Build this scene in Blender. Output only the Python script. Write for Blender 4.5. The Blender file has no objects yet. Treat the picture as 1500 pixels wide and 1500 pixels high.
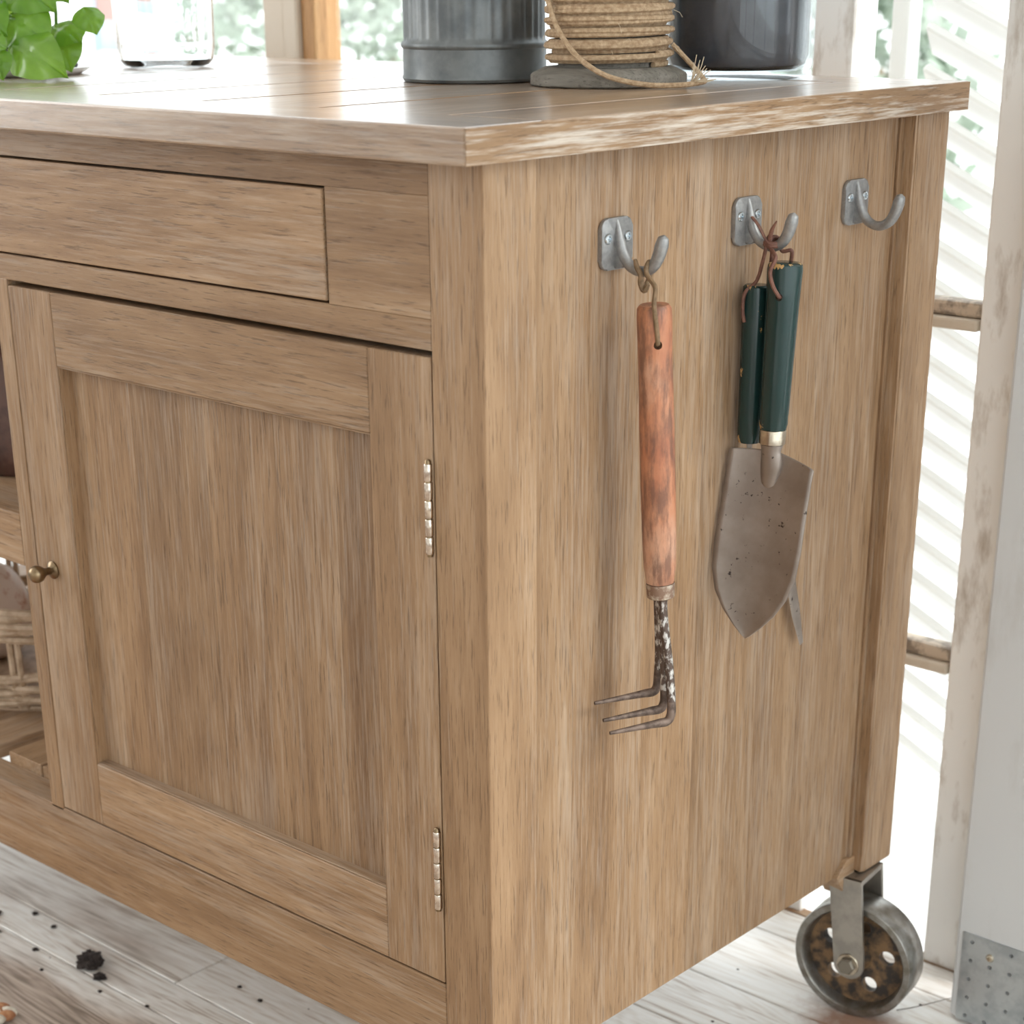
import bpy, bmesh, math, random
from mathutils import Vector, Matrix, noise as mnoise
random.seed(7)
S = bpy.context.scene
COL = S.collection
ZT = 0.953                       # height of the worktop above the floor

# ------------------------------------------------------------------ camera
cam_d = bpy.data.cameras.new('camera'); cam = bpy.data.objects.new('camera', cam_d); COL.objects.link(cam)
RT = Vector((0.74115505, 0.67128082, -0.00844098)); DN = Vector((0.25166479, -0.28947341, -0.9235096)); FW = Vector((-0.62237772, 0.6823395, -0.38348243))
m = Matrix((RT, -DN, -FW)).transposed().to_4x4(); m.translation = Vector((0.875175, -0.929736, 0.094469 + ZT)); cam.matrix_world = m
cam_d.sensor_width = 36; cam_d.sensor_fit = 'HORIZONTAL'; cam_d.lens = 2697.23 / 1500 * 36
cam_d.shift_x = (750 - 734.268) / 1500; cam_d.shift_y = (1079.474 - 750) / 1500
cam_d.clip_start = 0.05; cam_d.clip_end = 300
cam_d.dof.use_dof = True; cam_d.dof.focus_distance = 1.52; cam_d.dof.aperture_fstop = 9.0
S.camera = cam

# ------------------------------------------------------------------ world, sun, window light, exposure
wd = bpy.data.worlds.new('world'); S.world = wd; wd.use_nodes = True
nt = wd.node_tree; bg = nt.nodes['Background']
bg.inputs[0].default_value = (0.93, 0.97, 1.0, 1); bg.inputs[1].default_value = 2.8
def aim(o, d): o.rotation_euler = Vector(d).to_track_quat('-Z', 'Y').to_euler()
sd = bpy.data.lights.new('sun_offscreen', 'SUN'); sun = bpy.data.objects.new('sun_offscreen', sd); COL.objects.link(sun)
sd.energy = 2.5; sd.angle = math.radians(16); sd.color = (1, 0.96, 0.9); sun.location = (4, 1.5, 4); aim(sun, (-0.80, -0.25, -0.60))
# daylight through the opening in the left wall (x = -3, y -1.9..-0.5, z 0.8..2.2)
ad = bpy.data.lights.new('window_left_offscreen', 'AREA'); al = bpy.data.objects.new('window_left_offscreen', ad); COL.objects.link(al)
ad.shape = 'RECTANGLE'; ad.size = 1.38; ad.size_y = 1.38; ad.energy = 26; ad.color = (1, 0.98, 0.95); al.location = (-3.05, -1.2, 1.5); aim(al, (1, 0, 0))
S.view_settings.view_transform = 'Standard'; S.view_settings.look = 'None'; S.view_settings.exposure = -0.08; S.view_settings.gamma = 1.0
S.view_settings.use_curve_mapping = False

# ------------------------------------------------------------------ node helpers
def newmat(name):
    mt = bpy.data.materials.new(name); mt.use_nodes = True
    return mt, mt.node_tree, mt.node_tree.nodes['Principled BSDF']
def N(nt, t, **kw):
    n = nt.nodes.new(t)
    for k, v in kw.items(): setattr(n, k, v)
    return n
def L(nt, a, b): nt.links.new(a, b)
def setin(n, **kw):
    for k, v in kw.items(): n.inputs[k].default_value = v
def ramp(nt, fac, stops):
    r = N(nt, 'ShaderNodeValToRGB'); e = r.color_ramp.elements
    while len(e) < len(stops): e.new(0.5)
    for i, (p, c) in enumerate(stops):
        e[i].position = p; e[i].color = (*c, 1) if len(c) == 3 else c
    L(nt, fac, r.inputs[0]); return r.outputs[0]
def mix(nt, f, a, b, mode='MIX'):
    n = N(nt, 'ShaderNodeMix', data_type='RGBA', blend_type=mode)
    for s, v in ((n.inputs[0], f), (n.inputs[6], a), (n.inputs[7], b)):
        if hasattr(v, 'node'): L(nt, v, s)
        elif isinstance(v, (int, float)): s.default_value = v
        else: s.default_value = (*v, 1)
    return n.outputs[2]
def math_(nt, op, a, b=0.0):
    n = N(nt, 'ShaderNodeMath', operation=op)
    for s, v in ((n.inputs[0], a), (n.inputs[1], b)):
        if hasattr(v, 'node'): L(nt, v, s)
        else: s.default_value = v
    return n.outputs[0]
def coords(nt, scale, rnd=True):
    tc = N(nt, 'ShaderNodeTexCoord'); v = tc.outputs['Object']
    if rnd:
        oi = N(nt, 'ShaderNodeObjectInfo'); c = N(nt, 'ShaderNodeVectorMath', operation='SCALE'); c.inputs[0].default_value = (7.3, 13.1, 5.7)
        L(nt, oi.outputs['Random'], c.inputs['Scale']); a = N(nt, 'ShaderNodeVectorMath', operation='ADD'); L(nt, v, a.inputs[0]); L(nt, c.outputs[0], a.inputs[1]); v = a.outputs[0]
    return v
def scaled(nt, v, s):
    n = N(nt, 'ShaderNodeVectorMath', operation='MULTIPLY'); L(nt, v, n.inputs[0]); n.inputs[1].default_value = s; return n.outputs[0]
def noise(nt, v, scale=1, detail=4, rough=0.55, dist=0.0):
    n = N(nt, 'ShaderNodeTexNoise'); setin(n, Scale=scale, Detail=detail, Roughness=rough, Distortion=dist); L(nt, v, n.inputs['Vector']); return n.outputs['Fac']
def bump(nt, b, h, strength, dist=0.001):
    n = N(nt, 'ShaderNodeBump'); n.inputs['Strength'].default_value = strength; n.inputs['Distance'].default_value = dist
    L(nt, h, n.inputs['Height']); L(nt, n.outputs[0], b.inputs['Normal'])

def wood(name, axis, dark, midc, light, lime=0.0, limec=(0.66, 0.58, 0.49), rough=0.5, var=0.22, fig=1.0, spec=0.4, bs=0.22, coat=0.0):
    mt, nt, b = newmat(name); v = coords(nt, None)
    def sv(al, ac): return tuple(al if i == 'xyz'.index(axis) else ac for i in range(3))
    n1 = noise(nt, scaled(nt, v, sv(1.1, 8)), 1, 3, 0.5, 0.9)
    ringv = math_(nt, 'SINE', math_(nt, 'MULTIPLY', n1, 62))
    nb = noise(nt, scaled(nt, v, sv(2.2, 26)), 1, 4, 0.6, 0.4)
    n2 = noise(nt, scaled(nt, v, sv(22, 300)), 1, 5, 0.7)
    n3 = noise(nt, scaled(nt, v, sv(34, 560)), 1, 3, 0.6)
    f = math_(nt, 'ADD', math_(nt, 'ADD', math_(nt, 'MULTIPLY', n2, 0.28), math_(nt, 'MULTIPLY', nb, 0.40)), math_(nt, 'ADD', math_(nt, 'MULTIPLY', n1, 0.30), math_(nt, 'MULTIPLY', ringv, 0.028 * fig)))
    c = ramp(nt, f, [(0.33, dark), (0.5, midc), (0.66, light)])
    pores = ramp(nt, n3, [(0.56, (0, 0, 0)), (0.66, (1, 1, 1))])
    c = mix(nt, math_(nt, 'MULTIPLY', pores, 0.55), c, tuple(x * 0.5 for x in dark))
    if lime > 0:
        n4 = noise(nt, scaled(nt, v, sv(16, 330)), 1, 4, 0.65); n5 = noise(nt, scaled(nt, v, sv(1.4, 16)), 1, 4)
        lf = ramp(nt, math_(nt, 'ADD', math_(nt, 'MULTIPLY', n4, 0.62), math_(nt, 'MULTIPLY', n5, 0.5)), [(0.53, (0, 0, 0)), (0.68, (1, 1, 1))])
        c = mix(nt, math_(nt, 'MULTIPLY', lf, lime), c, limec)
    oi = N(nt, 'ShaderNodeObjectInfo')
    vv = math_(nt, 'ADD', math_(nt, 'MULTIPLY', oi.outputs['Random'], var), 1 - var / 2)
    hs = N(nt, 'ShaderNodeHueSaturation'); L(nt, c, hs.inputs['Color']); L(nt, vv, hs.inputs['Value'])
    L(nt, hs.outputs[0], b.inputs['Base Color']); b.inputs['Roughness'].default_value = rough; b.inputs['Specular IOR Level'].default_value = spec
    h = math_(nt, 'SUBTRACT', n2, math_(nt, 'MULTIPLY', pores, 0.6)); bump(nt, b, h, bs, 0.001)
    if coat: b.inputs['Coat Weight'].default_value = coat; b.inputs['Coat Roughness'].default_value = 0.25; b.inputs['Coat IOR'].default_value = 1.6
    return mt
TK = ((0.190, 0.104, 0.051), (0.312, 0.189, 0.101), (0.427, 0.277, 0.161))
wx, wy, wz = [wood('teak_' + a, a, *TK, lime=0.22, var=0.18) for a in 'xyz']
wzs = wood('teak_limed', 'z', *TK, lime=0.22, var=0.18)
wys = wood('teak_limed_edge', 'y', *TK, lime=0.75, limec=(0.76, 0.69, 0.61), var=0.1)
wtop = wood('teak_top', 'y', *TK, lime=0.25, rough=0.34, spec=0.7, bs=0.05, coat=1.0)
wtopx = wood('teak_top_front', 'x', *TK, lime=0.3, rough=0.34, spec=0.7, bs=0.05, coat=1.0)

def simple(name, col, rough=0.5, metal=0.0, spec=0.5, nscale=None, col2=None, lo=0.4, hi=0.6, b_s=0.0, sc=(1, 1, 1), rnd=True, detail=5):
    mt, nt, b = newmat(name); b.inputs['Roughness'].default_value = rough; b.inputs['Metallic'].default_value = metal; b.inputs['Specular IOR Level'].default_value = spec
    b.inputs['Base Color'].default_value = (*col, 1)
    if nscale:
        n = noise(nt, scaled(nt, coords(nt, None, rnd), sc), nscale, detail, 0.6)
        L(nt, ramp(nt, n, [(lo, col), (hi, col2 or col)]), b.inputs['Base Color'])
        if b_s: bump(nt, b, n, b_s, 0.002)
    return mt
hook_m = simple('cast_hook_metal', (0.30, 0.30, 0.30), 0.46, 0.7, nscale=180, col2=(0.37, 0.365, 0.36), b_s=0.15)
zinc_m = simple('zinc_screw', (0.62, 0.68, 0.72), 0.25, 1.0)
brass_m = simple('antique_brass', (0.30, 0.22, 0.13), 0.28, 1.0, nscale=60, col2=(0.22, 0.16, 0.1))
hinge_m = simple('nickel_hinge', (0.80, 0.72, 0.62), 0.16, 1.0, nscale=200, col2=(0.55, 0.47, 0.4))
steel_m = simple('caster_steel', (0.33, 0.31, 0.28), 0.38, 0.9, nscale=40, col2=(0.42, 0.39, 0.35))
tread_m = simple('worn_tread', (0.20, 0.18, 0.15), 0.35, 0.85, nscale=70, col2=(0.38, 0.37, 0.35), lo=0.35, hi=0.7, b_s=0.1)
rust_m = simple('rusty_cast_iron', (0.055, 0.045, 0.04), 0.62, 0.35, nscale=55, col2=(0.27, 0.165, 0.085), lo=0.42, hi=0.58, b_s=0.3)
tine_m = simple('chipped_rusty_tine', (0.11, 0.075, 0.06), 0.5, 0.4, nscale=260, sc=(1, 1, 0.5), col2=(0.62, 0.6, 0.57), lo=0.50, hi=0.6, b_s=0.2)
tine_r = simple('rusty_tine', (0.10, 0.07, 0.055), 0.55, 0.45, nscale=120, col2=(0.22, 0.16, 0.13), b_s=0.2)
ferr_m = simple('rusty_ferrule', (0.27, 0.17, 0.12), 0.5, 0.5, nscale=150, col2=(0.55, 0.47, 0.38), lo=0.45, hi=0.62, b_s=0.2)
ferr2_m = simple('bright_ferrule', (0.62, 0.55, 0.44), 0.28, 1.0, nscale=90, col2=(0.45, 0.38, 0.3))
thong_m = simple('brown_leather', (0.13, 0.055, 0.04), 0.6, nscale=200, col2=(0.2, 0.09, 0.06), b_s=0.2)
thong2_m = simple('tan_leather', (0.16, 0.10, 0.05), 0.6, nscale=200, col2=(0.24, 0.15, 0.08), b_s=0.2)

def blade_mat():
    mt, nt, b = newmat('pitted_steel'); v = coords(nt, None)
    n = noise(nt, v, 170, 4, 0.6); n2 = noise(nt, v, 16, 3)
    base = ramp(nt, noise(nt, v, 30, 4), [(0.35, (0.27, 0.225, 0.195)), (0.65, (0.36, 0.31, 0.275))])
    sp = ramp(nt, math_(nt, 'ADD', n, math_(nt, 'MULTIPLY', n2, 0.35)), [(0.815, (0, 0, 0)), (0.865, (1, 1, 1))])
    L(nt, mix(nt, sp, base, (0.06, 0.045, 0.04)), b.inputs['Base Color']); b.inputs['Metallic'].default_value = 0.75; b.inputs['Roughness'].default_value = 0.42
    return mt
blade_m = blade_mat()
def green_mat():
    mt, nt, b = newmat('chipped_green_paint'); v = coords(nt, None)
    n = noise(nt, scaled(nt, v, (1, 1, 0.6)), 75, 4, 0.6); tc = N(nt, 'ShaderNodeTexCoord'); sx = N(nt, 'ShaderNodeSeparateXYZ'); L(nt, tc.outputs['Generated'], sx.inputs[0])
    low = ramp(nt, sx.outputs[2], [(0.0, (0.16, 0.16, 0.16)), (0.16, (0, 0, 0)), (0.95, (0, 0, 0)), (1.0, (0.12, 0.12, 0.12))])
    ch = ramp(nt, math_(nt, 'ADD', n, low), [(0.70, (0, 0, 0)), (0.715, (1, 1, 1))])
    L(nt, mix(nt, ch, (0.012, 0.036, 0.034), (0.5, 0.31, 0.13)), b.inputs['Base Color']); b.inputs['Roughness'].default_value = 0.17
    bump(nt, b, noise(nt, v, 60, 3), 0.08, 0.002); return mt
green_m = green_mat()
def orange_mat():
    mt, nt, b = newmat('worn_orange_handle'); v = coords(nt, None)
    n = noise(nt, scaled(nt, v, (1, 1, 0.35)), 60, 6, 0.7); n2 = noise(nt, scaled(nt, v, (1, 1, 0.5)), 22, 4, 0.6); n3 = noise(nt, scaled(nt, v, (1, 1, 0.12)), 260, 3)
    base = ramp(nt, n2, [(0.3, (0.36, 0.11, 0.055)), (0.5, (0.52, 0.22, 0.115)), (0.7, (0.58, 0.36, 0.25))])
    d = ramp(nt, math_(nt, 'ADD', math_(nt, 'MULTIPLY', n, 0.7), math_(nt, 'MULTIPLY', n3, 0.35)), [(0.46, (0, 0, 0)), (0.60, (1, 1, 1))])
    L(nt, mix(nt, math_(nt, 'MULTIPLY', d, 0.8), base, (0.16, 0.075, 0.05)), b.inputs['Base Color']); b.inputs['Roughness'].default_value = 0.42; bump(nt, b, n, 0.25, 0.001); return mt
orange_m = orange_mat()
def thin_glass(name, tint=(1, 1, 1), ior=1.45, rough=0.0):
    mt = bpy.data.materials.new(name); mt.use_nodes = True; nt = mt.node_tree; nt.nodes.remove(nt.nodes['Principled BSDF'])
    out = nt.nodes['Material Output']; t = N(nt, 'ShaderNodeBsdfTransparent'); t.inputs[0].default_value = (*tint, 1)
    g = N(nt, 'ShaderNodeBsdfGlossy'); g.inputs['Roughness'].default_value = rough; lw = N(nt, 'ShaderNodeLayerWeight'); lw.inputs[0].default_value = 0.5; fr = N(nt, 'ShaderNodeMath', operation='MULTIPLY_ADD'); L(nt, math_(nt, 'POWER', lw.outputs['Facing'], 4.5), fr.inputs[0]); fr.inputs[1].default_value = 0.75; fr.inputs[2].default_value = ((ior - 1) / (ior + 1)) ** 2
    mx = N(nt, 'ShaderNodeMixShader'); L(nt, fr.outputs[0], mx.inputs[0]); L(nt, t.outputs[0], mx.inputs[1]); L(nt, g.outputs[0], mx.inputs[2]); L(nt, mx.outputs[0], out.inputs[0]); return mt
pane_m = thin_glass('window_glass', (0.97, 0.985, 0.98), 1.3)
jarglass_m = thin_glass('jar_glass', (0.95, 0.97, 0.98), 1.5)
def painted(name, base, dirt, amt=0.5, sc=(30, 30, 6), rough=0.45, lo=0.55, hi=0.75):
    mt, nt, b = newmat(name); v = coords(nt, None)
    n = noise(nt, scaled(nt, v, sc), 1, 6, 0.65); n2 = noise(nt, v, 9, 3)
    f = ramp(nt, math_(nt, 'ADD', math_(nt, 'MULTIPLY', n, 0.75), math_(nt, 'MULTIPLY', n2, 0.3)), [(lo, (0, 0, 0)), (hi, (1, 1, 1))])
    L(nt, mix(nt, math_(nt, 'MULTIPLY', f, amt), base, dirt), b.inputs['Base Color']); b.inputs['Roughness'].default_value = rough; bump(nt, b, n, 0.2, 0.001); return mt
white_m = painted('dirty_white_paint', (0.90, 0.885, 0.86), (0.42, 0.34, 0.26), 0.85, (40, 40, 12), lo=0.55, hi=0.72)
bar_m = painted('weathered_bar_paint', (0.60, 0.50, 0.40), (0.2, 0.16, 0.13), 0.8, (60, 60, 60), lo=0.5, hi=0.6)
grey_m = painted('grey_door_paint', (0.64, 0.645, 0.65), (0.38, 0.34, 0.29), 0.45, (22, 22, 5), lo=0.58, hi=0.8)
plate_m = simple('galvanised_plate', (0.40, 0.43, 0.45), 0.4, 0.8, nscale=45, col2=(0.54, 0.57, 0.58))
cream_m = painted('cream_paint', (0.66, 0.58, 0.48), (0.5, 0.38, 0.26), 0.4, (30, 30, 8))
owood_m = wood('bare_orange_wood', 'z', (0.34, 0.17, 0.07), (0.52, 0.29, 0.13), (0.64, 0.40, 0.2), rough=0.6)

# ------------------------------------------------------------------ mesh helpers
def link(name, bm, mat, parent=None, smooth=False, loc=None):
    me = bpy.data.meshes.new(name); bm.normal_update(); bm.edges.index_update(); sharp = [len(e.link_faces) == 2 and e.calc_face_angle(0) > 0.75 for e in bm.edges]; bm.to_mesh(me); bm.free()
    if smooth:
        for p in me.polygons: p.use_smooth = True
        for e, sh in zip(me.edges, sharp): e.use_edge_sharp = sh
    mats = mat if isinstance(mat, (list, tuple)) else [mat]
    for x in mats: me.materials.append(x)
    o = bpy.data.objects.new(name, me); COL.objects.link(o)
    if parent is not None:
        o.parent = parent
        o.matrix_parent_inverse = world_inv(parent)
    if loc is not None: o.location = loc
    return o
def world_inv(o):
    mm = Matrix.Identity(4); chain = []
    while o is not None: chain.append(o); o = o.parent
    for q in reversed(chain): mm = mm @ q.matrix_parent_inverse @ q.matrix_basis
    return mm.inverted()
def tag(o, label, cat, group=None):
    o['label'] = label; o['category'] = cat
    if group: o['group'] = group
    return o
def thing(name, label, cat, loc=(0, 0, 0), group=None):
    o = bpy.data.objects.new(name, None); o.empty_display_size = 0.05; COL.objects.link(o); o.location = loc; return tag(o, label, cat, group)
def group_part(name, parent, loc=(0, 0, 0)):      # an empty that is a part with sub-parts
    o = bpy.data.objects.new(name, None); o.empty_display_size = 0.03; COL.objects.link(o); o.parent = parent; o.matrix_parent_inverse = world_inv(parent); o.location = loc; return o
def add_box(bm, x0, x1, y0, y1, z0, z1, bev=0.0, seg=1):
    t = bmesh.new(); bmesh.ops.create_cube(t, size=1)
    for v in t.verts: v.co = Vector(((x0 + x1) / 2 + v.co.x * (x1 - x0), (y0 + y1) / 2 + v.co.y * (y1 - y0), (z0 + z1) / 2 + v.co.z * (z1 - z0)))
    if bev: bmesh.ops.bevel(t, geom=t.edges[:], offset=bev, segments=seg, affect='EDGES', profile=0.5)
    me = bpy.data.meshes.new('t'); t.to_mesh(me); t.free(); bm.from_mesh(me); bpy.data.meshes.remove(me)
def box(name, b, mat, parent=None, bev=0.0015, seg=2):
    bm = bmesh.new(); add_box(bm, *b, bev, seg); return link(name, bm, mat, parent)
def zbox(name, x0, x1, y0, y1, z0, z1, mat, parent=None, bev=0.0015, seg=2):   # z given relative to the worktop
    return box(name, (x0, x1, y0, y1, z0 + ZT, z1 + ZT), mat, parent, bev, seg)
def add_lathe(bm, prof, n=48, mtx=None, close=False):
    rings = []
    for r, z in prof:
        if r < 1e-6: rings.append([bm.verts.new((0, 0, z))])
        else: rings.append([bm.verts.new((r * math.cos(2 * math.pi * k / n), r * math.sin(2 * math.pi * k / n), z)) for k in range(n)])
    prs = list(zip(rings[:-1], rings[1:])) + ([(rings[-1], rings[0])] if close else [])
    for a, b in prs:
        for k in range(n):
            k2 = (k + 1) % n
            q = [a[k % len(a)], a[k2 % len(a)], b[k2 % len(b)], b[k % len(b)]]
            q = list(dict.fromkeys(q))
            if len(q) >= 3:
                try: bm.faces.new(q)
                except ValueError: pass
    vs = [v for r in rings for v in r]
    if mtx is not None:
        for v in vs: v.co = mtx @ v.co
    return vs
def frame_to(a, d):
    d = Vector(d).normalized(); q = d.to_track_quat('Z', 'Y'); mm = q.to_matrix().to_4x4(); mm.translation = Vector(a); return mm
def lathe(name, prof, mat, parent=None, n=48, mtx=None, smooth=True, close=False):
    bm = bmesh.new(); add_lathe(bm, prof, n, mtx, close); bmesh.ops.recalc_face_normals(bm, faces=bm.faces[:]); return link(name, bm, mat, parent, smooth)
def cut(o, bm):                                   # real boolean cut; the cutter is thrown away
    bmesh.ops.recalc_face_normals(bm, faces=bm.faces[:]); me = bpy.data.meshes.new('cutter'); bm.to_mesh(me); bm.free(); c = bpy.data.objects.new('cutter', me); COL.objects.link(c)
    md = o.modifiers.new('cut', 'BOOLEAN'); md.operation = 'DIFFERENCE'; md.solver = 'EXACT'; md.object = c
    bpy.context.view_layer.update(); dg = bpy.context.evaluated_depsgraph_get(); nm = bpy.data.meshes.new_from_object(o.evaluated_get(dg)); o.modifiers.clear(); o.data = nm
    bpy.data.objects.remove(c); bpy.data.meshes.remove(me)
    b = bmesh.new(); b.from_mesh(nm)
    for e in b.edges: e.smooth = not (len(e.link_faces) == 2 and e.calc_face_angle(0) > 0.75)
    b.to_mesh(nm); b.free(); return o
def drill(o, p, d, r, l=0.06):
    bm = bmesh.new(); d = Vector(d).normalized(); add_lathe(bm, [(0, -l / 2), (r, -l / 2), (r, l / 2), (0, l / 2)], 20, frame_to(p, d)); return cut(o, bm)
def smooth_path(pts, k=6):
    pts = [Vector(p) for p in pts]; out = []
    P = [pts[0] * 2 - pts[1]] + pts + [pts[-1] * 2 - pts[-2]]
    for i in range(1, len(P) - 2):
        for j in range(k):
            t = j / k; a, b, c, d = P[i - 1], P[i], P[i + 1], P[i + 2]
            out.append(0.5 * ((2 * b) + (c - a) * t + (2 * a - 5 * b + 4 * c - d) * t * t + (3 * b - a - 3 * c + d) * t ** 3))
    out.append(pts[-1]); return out
def add_tube(bm, pts, rad, n=10, flat=1.0, cap=True, ref=None):
    pts = [Vector(p) for p in pts]; m_ = len(pts)
    R = rad if isinstance(rad, (list, tuple)) else [rad] * m_
    if len(R) != m_: R = [R[0] + 0] * m_ if len(R) == 1 else [R[min(len(R) - 1, int(i / (m_ - 1) * (len(R) - 1)))] * (1 - (i / (m_ - 1) * (len(R) - 1)) % 1) + R[min(len(R) - 1, int(i / (m_ - 1) * (len(R) - 1)) + 1)] * ((i / (m_ - 1) * (len(R) - 1)) % 1) for i in range(m_)]
    up = Vector(ref) if ref else Vector((0.13, 0.21, 0.97)); rings = []; nrm = None
    for i, p in enumerate(pts):
        t = (pts[min(i + 1, m_ - 1)] - pts[max(i - 1, 0)]).normalized()
        if nrm is None or ref: nrm = (up - t * up.dot(t)).normalized()
        else: nrm = (nrm - t * nrm.dot(t)).normalized()
        bn = t.cross(nrm)
        rings.append([bm.verts.new(p + (nrm * math.cos(2 * math.pi * k / n) * flat + bn * math.sin(2 * math.pi * k / n)) * R[i]) for k in range(n)])
    for a, b in zip(rings[:-1], rings[1:]):
        for k in range(n): bm.faces.new((a[k], a[(k + 1) % n], b[(k + 1) % n], b[k]))
    if cap: bm.faces.new(rings[0][::-1]); bm.faces.new(rings[-1])
def tube(name, pts, rad, mat, parent=None, n=10, flat=1.0, ref=None, k=0):
    bm = bmesh.new(); add_tube(bm, smooth_path(pts, k) if k else pts, rad, n, flat, True, ref); return link(name, bm, mat, parent, True)
def add_prism(bm, outline, fr, to, depth, bev=0.0):
    """outline: 2d points; to(u, v, w) -> 3d"""
    a = [bm.verts.new(to(u, v, fr)) for u, v in outline]; b = [bm.verts.new(to(u, v, fr + depth)) for u, v in outline]
    n = len(a); f1 = bm.faces.new(a); f2 = bm.faces.new(b[::-1])
    for k in range(n): bm.faces.new((a[k], b[k], b[(k + 1) % n], a[(k + 1) % n]))
    if bev: bmesh.ops.bevel(bm, geom=list(set(f1.edges[:] + f2.edges[:])), offset=bev, segments=2, affect='EDGES', profile=0.5)
    bmesh.ops.recalc_face_normals(bm, faces=bm.faces[:])
def rrect(w, h, r, k=5):
    o = []
    for cx, cy, a0 in ((w / 2 - r, h / 2 - r, 0), (-w / 2 + r, h / 2 - r, 90), (-w / 2 + r, -h / 2 + r, 180), (w / 2 - r, -h / 2 + r, 270)):
        for i in range(k + 1):
            a = math.radians(a0 + 90 * i / k); o.append((cx + r * math.cos(a), cy + r * math.sin(a)))
    return o

# ------------------------------------------------------------------ floor
def floor_mat():
    mt, nt, b = newmat('whitewashed_boards'); v = coords(nt, None)
    n1 = noise(nt, scaled(nt, v, (1.6, 11, 1)), 1, 4, 0.55, 1.0); ring = math_(nt, 'SINE', math_(nt, 'MULTIPLY', n1, 95))
    n2 = noise(nt, scaled(nt, v, (6, 150, 1)), 1, 5, 0.65)
    f = math_(nt, 'ADD', math_(nt, 'MULTIPLY', n2, 0.7), math_(nt, 'ADD', math_(nt, 'MULTIPLY', n1, 0.3), math_(nt, 'MULTIPLY', ring, 0.06)))
    bare = ramp(nt, f, [(0.36, (0.20, 0.15, 0.115)), (0.5, (0.42, 0.33, 0.27)), (0.64, (0.58, 0.49, 0.42))])
    wash = ramp(nt, f, [(0.33, (0.46, 0.38, 0.32)), (0.44, (0.78, 0.74, 0.69)), (0.58, (0.89, 0.875, 0.85))])
    tc = N(nt, 'ShaderNodeTexCoord'); n3 = noise(nt, scaled(nt, tc.outputs['Object'], (3, 9, 1)), 1, 4)
    sx = N(nt, 'ShaderNodeSeparateXYZ'); L(nt, tc.outputs['Object'], sx.inputs[0])
    worn = math_(nt, 'SUBTRACT', 0.0, math_(nt, 'ADD', math_(nt, 'MULTIPLY', sx.outputs[1], 1.6), math_(nt, 'MULTIPLY', sx.outputs[0], 0.18)))
    wf = ramp(nt, math_(nt, 'ADD', n3, worn), [(0.40, (0, 0, 0)), (0.58, (1, 1, 1))])
    c = mix(nt, wf, wash, bare)
    # rust stain where the iron wheel has stood
    d = N(nt, 'ShaderNodeVectorMath', operation='DISTANCE'); L(nt, scaled(nt, tc.outputs['Object'], (1, 1.7, 0)), d.inputs[0]); d.inputs[1].default_value = (0.016, 0.585 * 1.7, 0)
    nn = noise(nt, tc.outputs['Object'], 60, 4); st = ramp(nt, math_(nt, 'ADD', math_(nt, 'MULTIPLY', d.outputs['Value'], 6.5), math_(nt, 'MULTIPLY', nn, 0.5)), [(0.45, (1, 1, 1)), (0.85, (0, 0, 0))])
    c = mix(nt, math_(nt, 'MULTIPLY', st, 0.85), c, (0.30, 0.13, 0.06))
    # small specks of dirt
    sp = ramp(nt, noise(nt, tc.outputs['Object'], 85, 2), [(0.74, (0, 0, 0)), (0.77, (1, 1, 1))]); c = mix(nt, math_(nt, 'MULTIPLY', sp, 0.7), c, (0.07, 0.05, 0.045))
    L(nt, c, b.inputs['Base Color']); b.inputs['Roughness'].default_value = 0.42; bump(nt, b, n2, 0.25, 0.001); return mt
fl_m = floor_mat(); sub_m = simple('subfloor_wood', (0.30, 0.23, 0.17), 0.85)
fl = box('floor', (-3.0, 2.2, -2.6, 0.762, -0.05, -0.020), sub_m, None, 0); fl['kind'] = 'structure'
seams = [-2.6, -2.47, -2.34, -2.21, -2.09, -1.97, -1.85, -1.74, -1.62, -1.5, -1.36, -1.24, -1.11, -0.98, -0.86, -0.73, -0.6, -0.485, -0.365, -0.25, -0.14, -0.025, 0.105, 0.1575, 0.27, 0.37, 0.464, 0.5655, 0.6975, 0.757]
for i, (a, b_) in enumerate(zip(seams[:-1], seams[1:])):
    cuts = [-3.0, -0.618 if i % 3 == 2 else (-1.55 if i % 3 == 0 else -1.9), 0.9 if i % 2 else 1.3, 2.2]
    if abs(a - 0.1575) < 1e-6: cuts = [-3.0, -0.618, 1.1, 2.2]
    for c0, c1 in zip(cuts[:-1], cuts[1:]):
        box('floorboard', (c0 + 0.0006, c1 - 0.0006, a + 0.0008, b_ - 0.0008, -0.022, 0.0), fl_m, fl, 0.0012, 1)

# ------------------------------------------------------------------ window wall behind the island
def structure(name, loc=(0, 0, 0)):
    o = bpy.data.objects.new(name, None); o.empty_display_size = 0.05; COL.objects.link(o); o.location = loc; o['kind'] = 'structure'; return o
YW = 0.757
win = structure('window_1', (-0.12, YW, 0))
H = 2.3
zst = lambda nme, x0, x1, y0, y1, mat, p: box(nme, (x0, x1, y0, y1, 0.0, H), mat, p, 0.003, 2)
zst('stile', -0.0149, 0.0300, YW, YW + 0.045, white_m, win); zst('bead', -0.0205, -0.0149, YW + 0.012, YW + 0.034, white_m, win)
zst('stile', 0.0312, 0.075, YW - 0.012, YW + 0.05, white_m, win)
zst('stile', -0.231, -0.184, YW + 0.005, YW + 0.05, white_m, win)
for z0 in (-0.2425, -0.6085, 0.125, 0.49, 0.86):
    box('glazing_bar', (-0.184, -0.0195, YW + 0.004, YW + 0.04, z0 + ZT, z0 + ZT + 0.012), cream_m, win, 0.003)
    box('glazing_bar', (-0.184, -0.0195, YW + 0.012, YW + 0.036, z0 + ZT + 0.012, z0 + ZT + 0.028), bar_m, win, 0.004)
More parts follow.
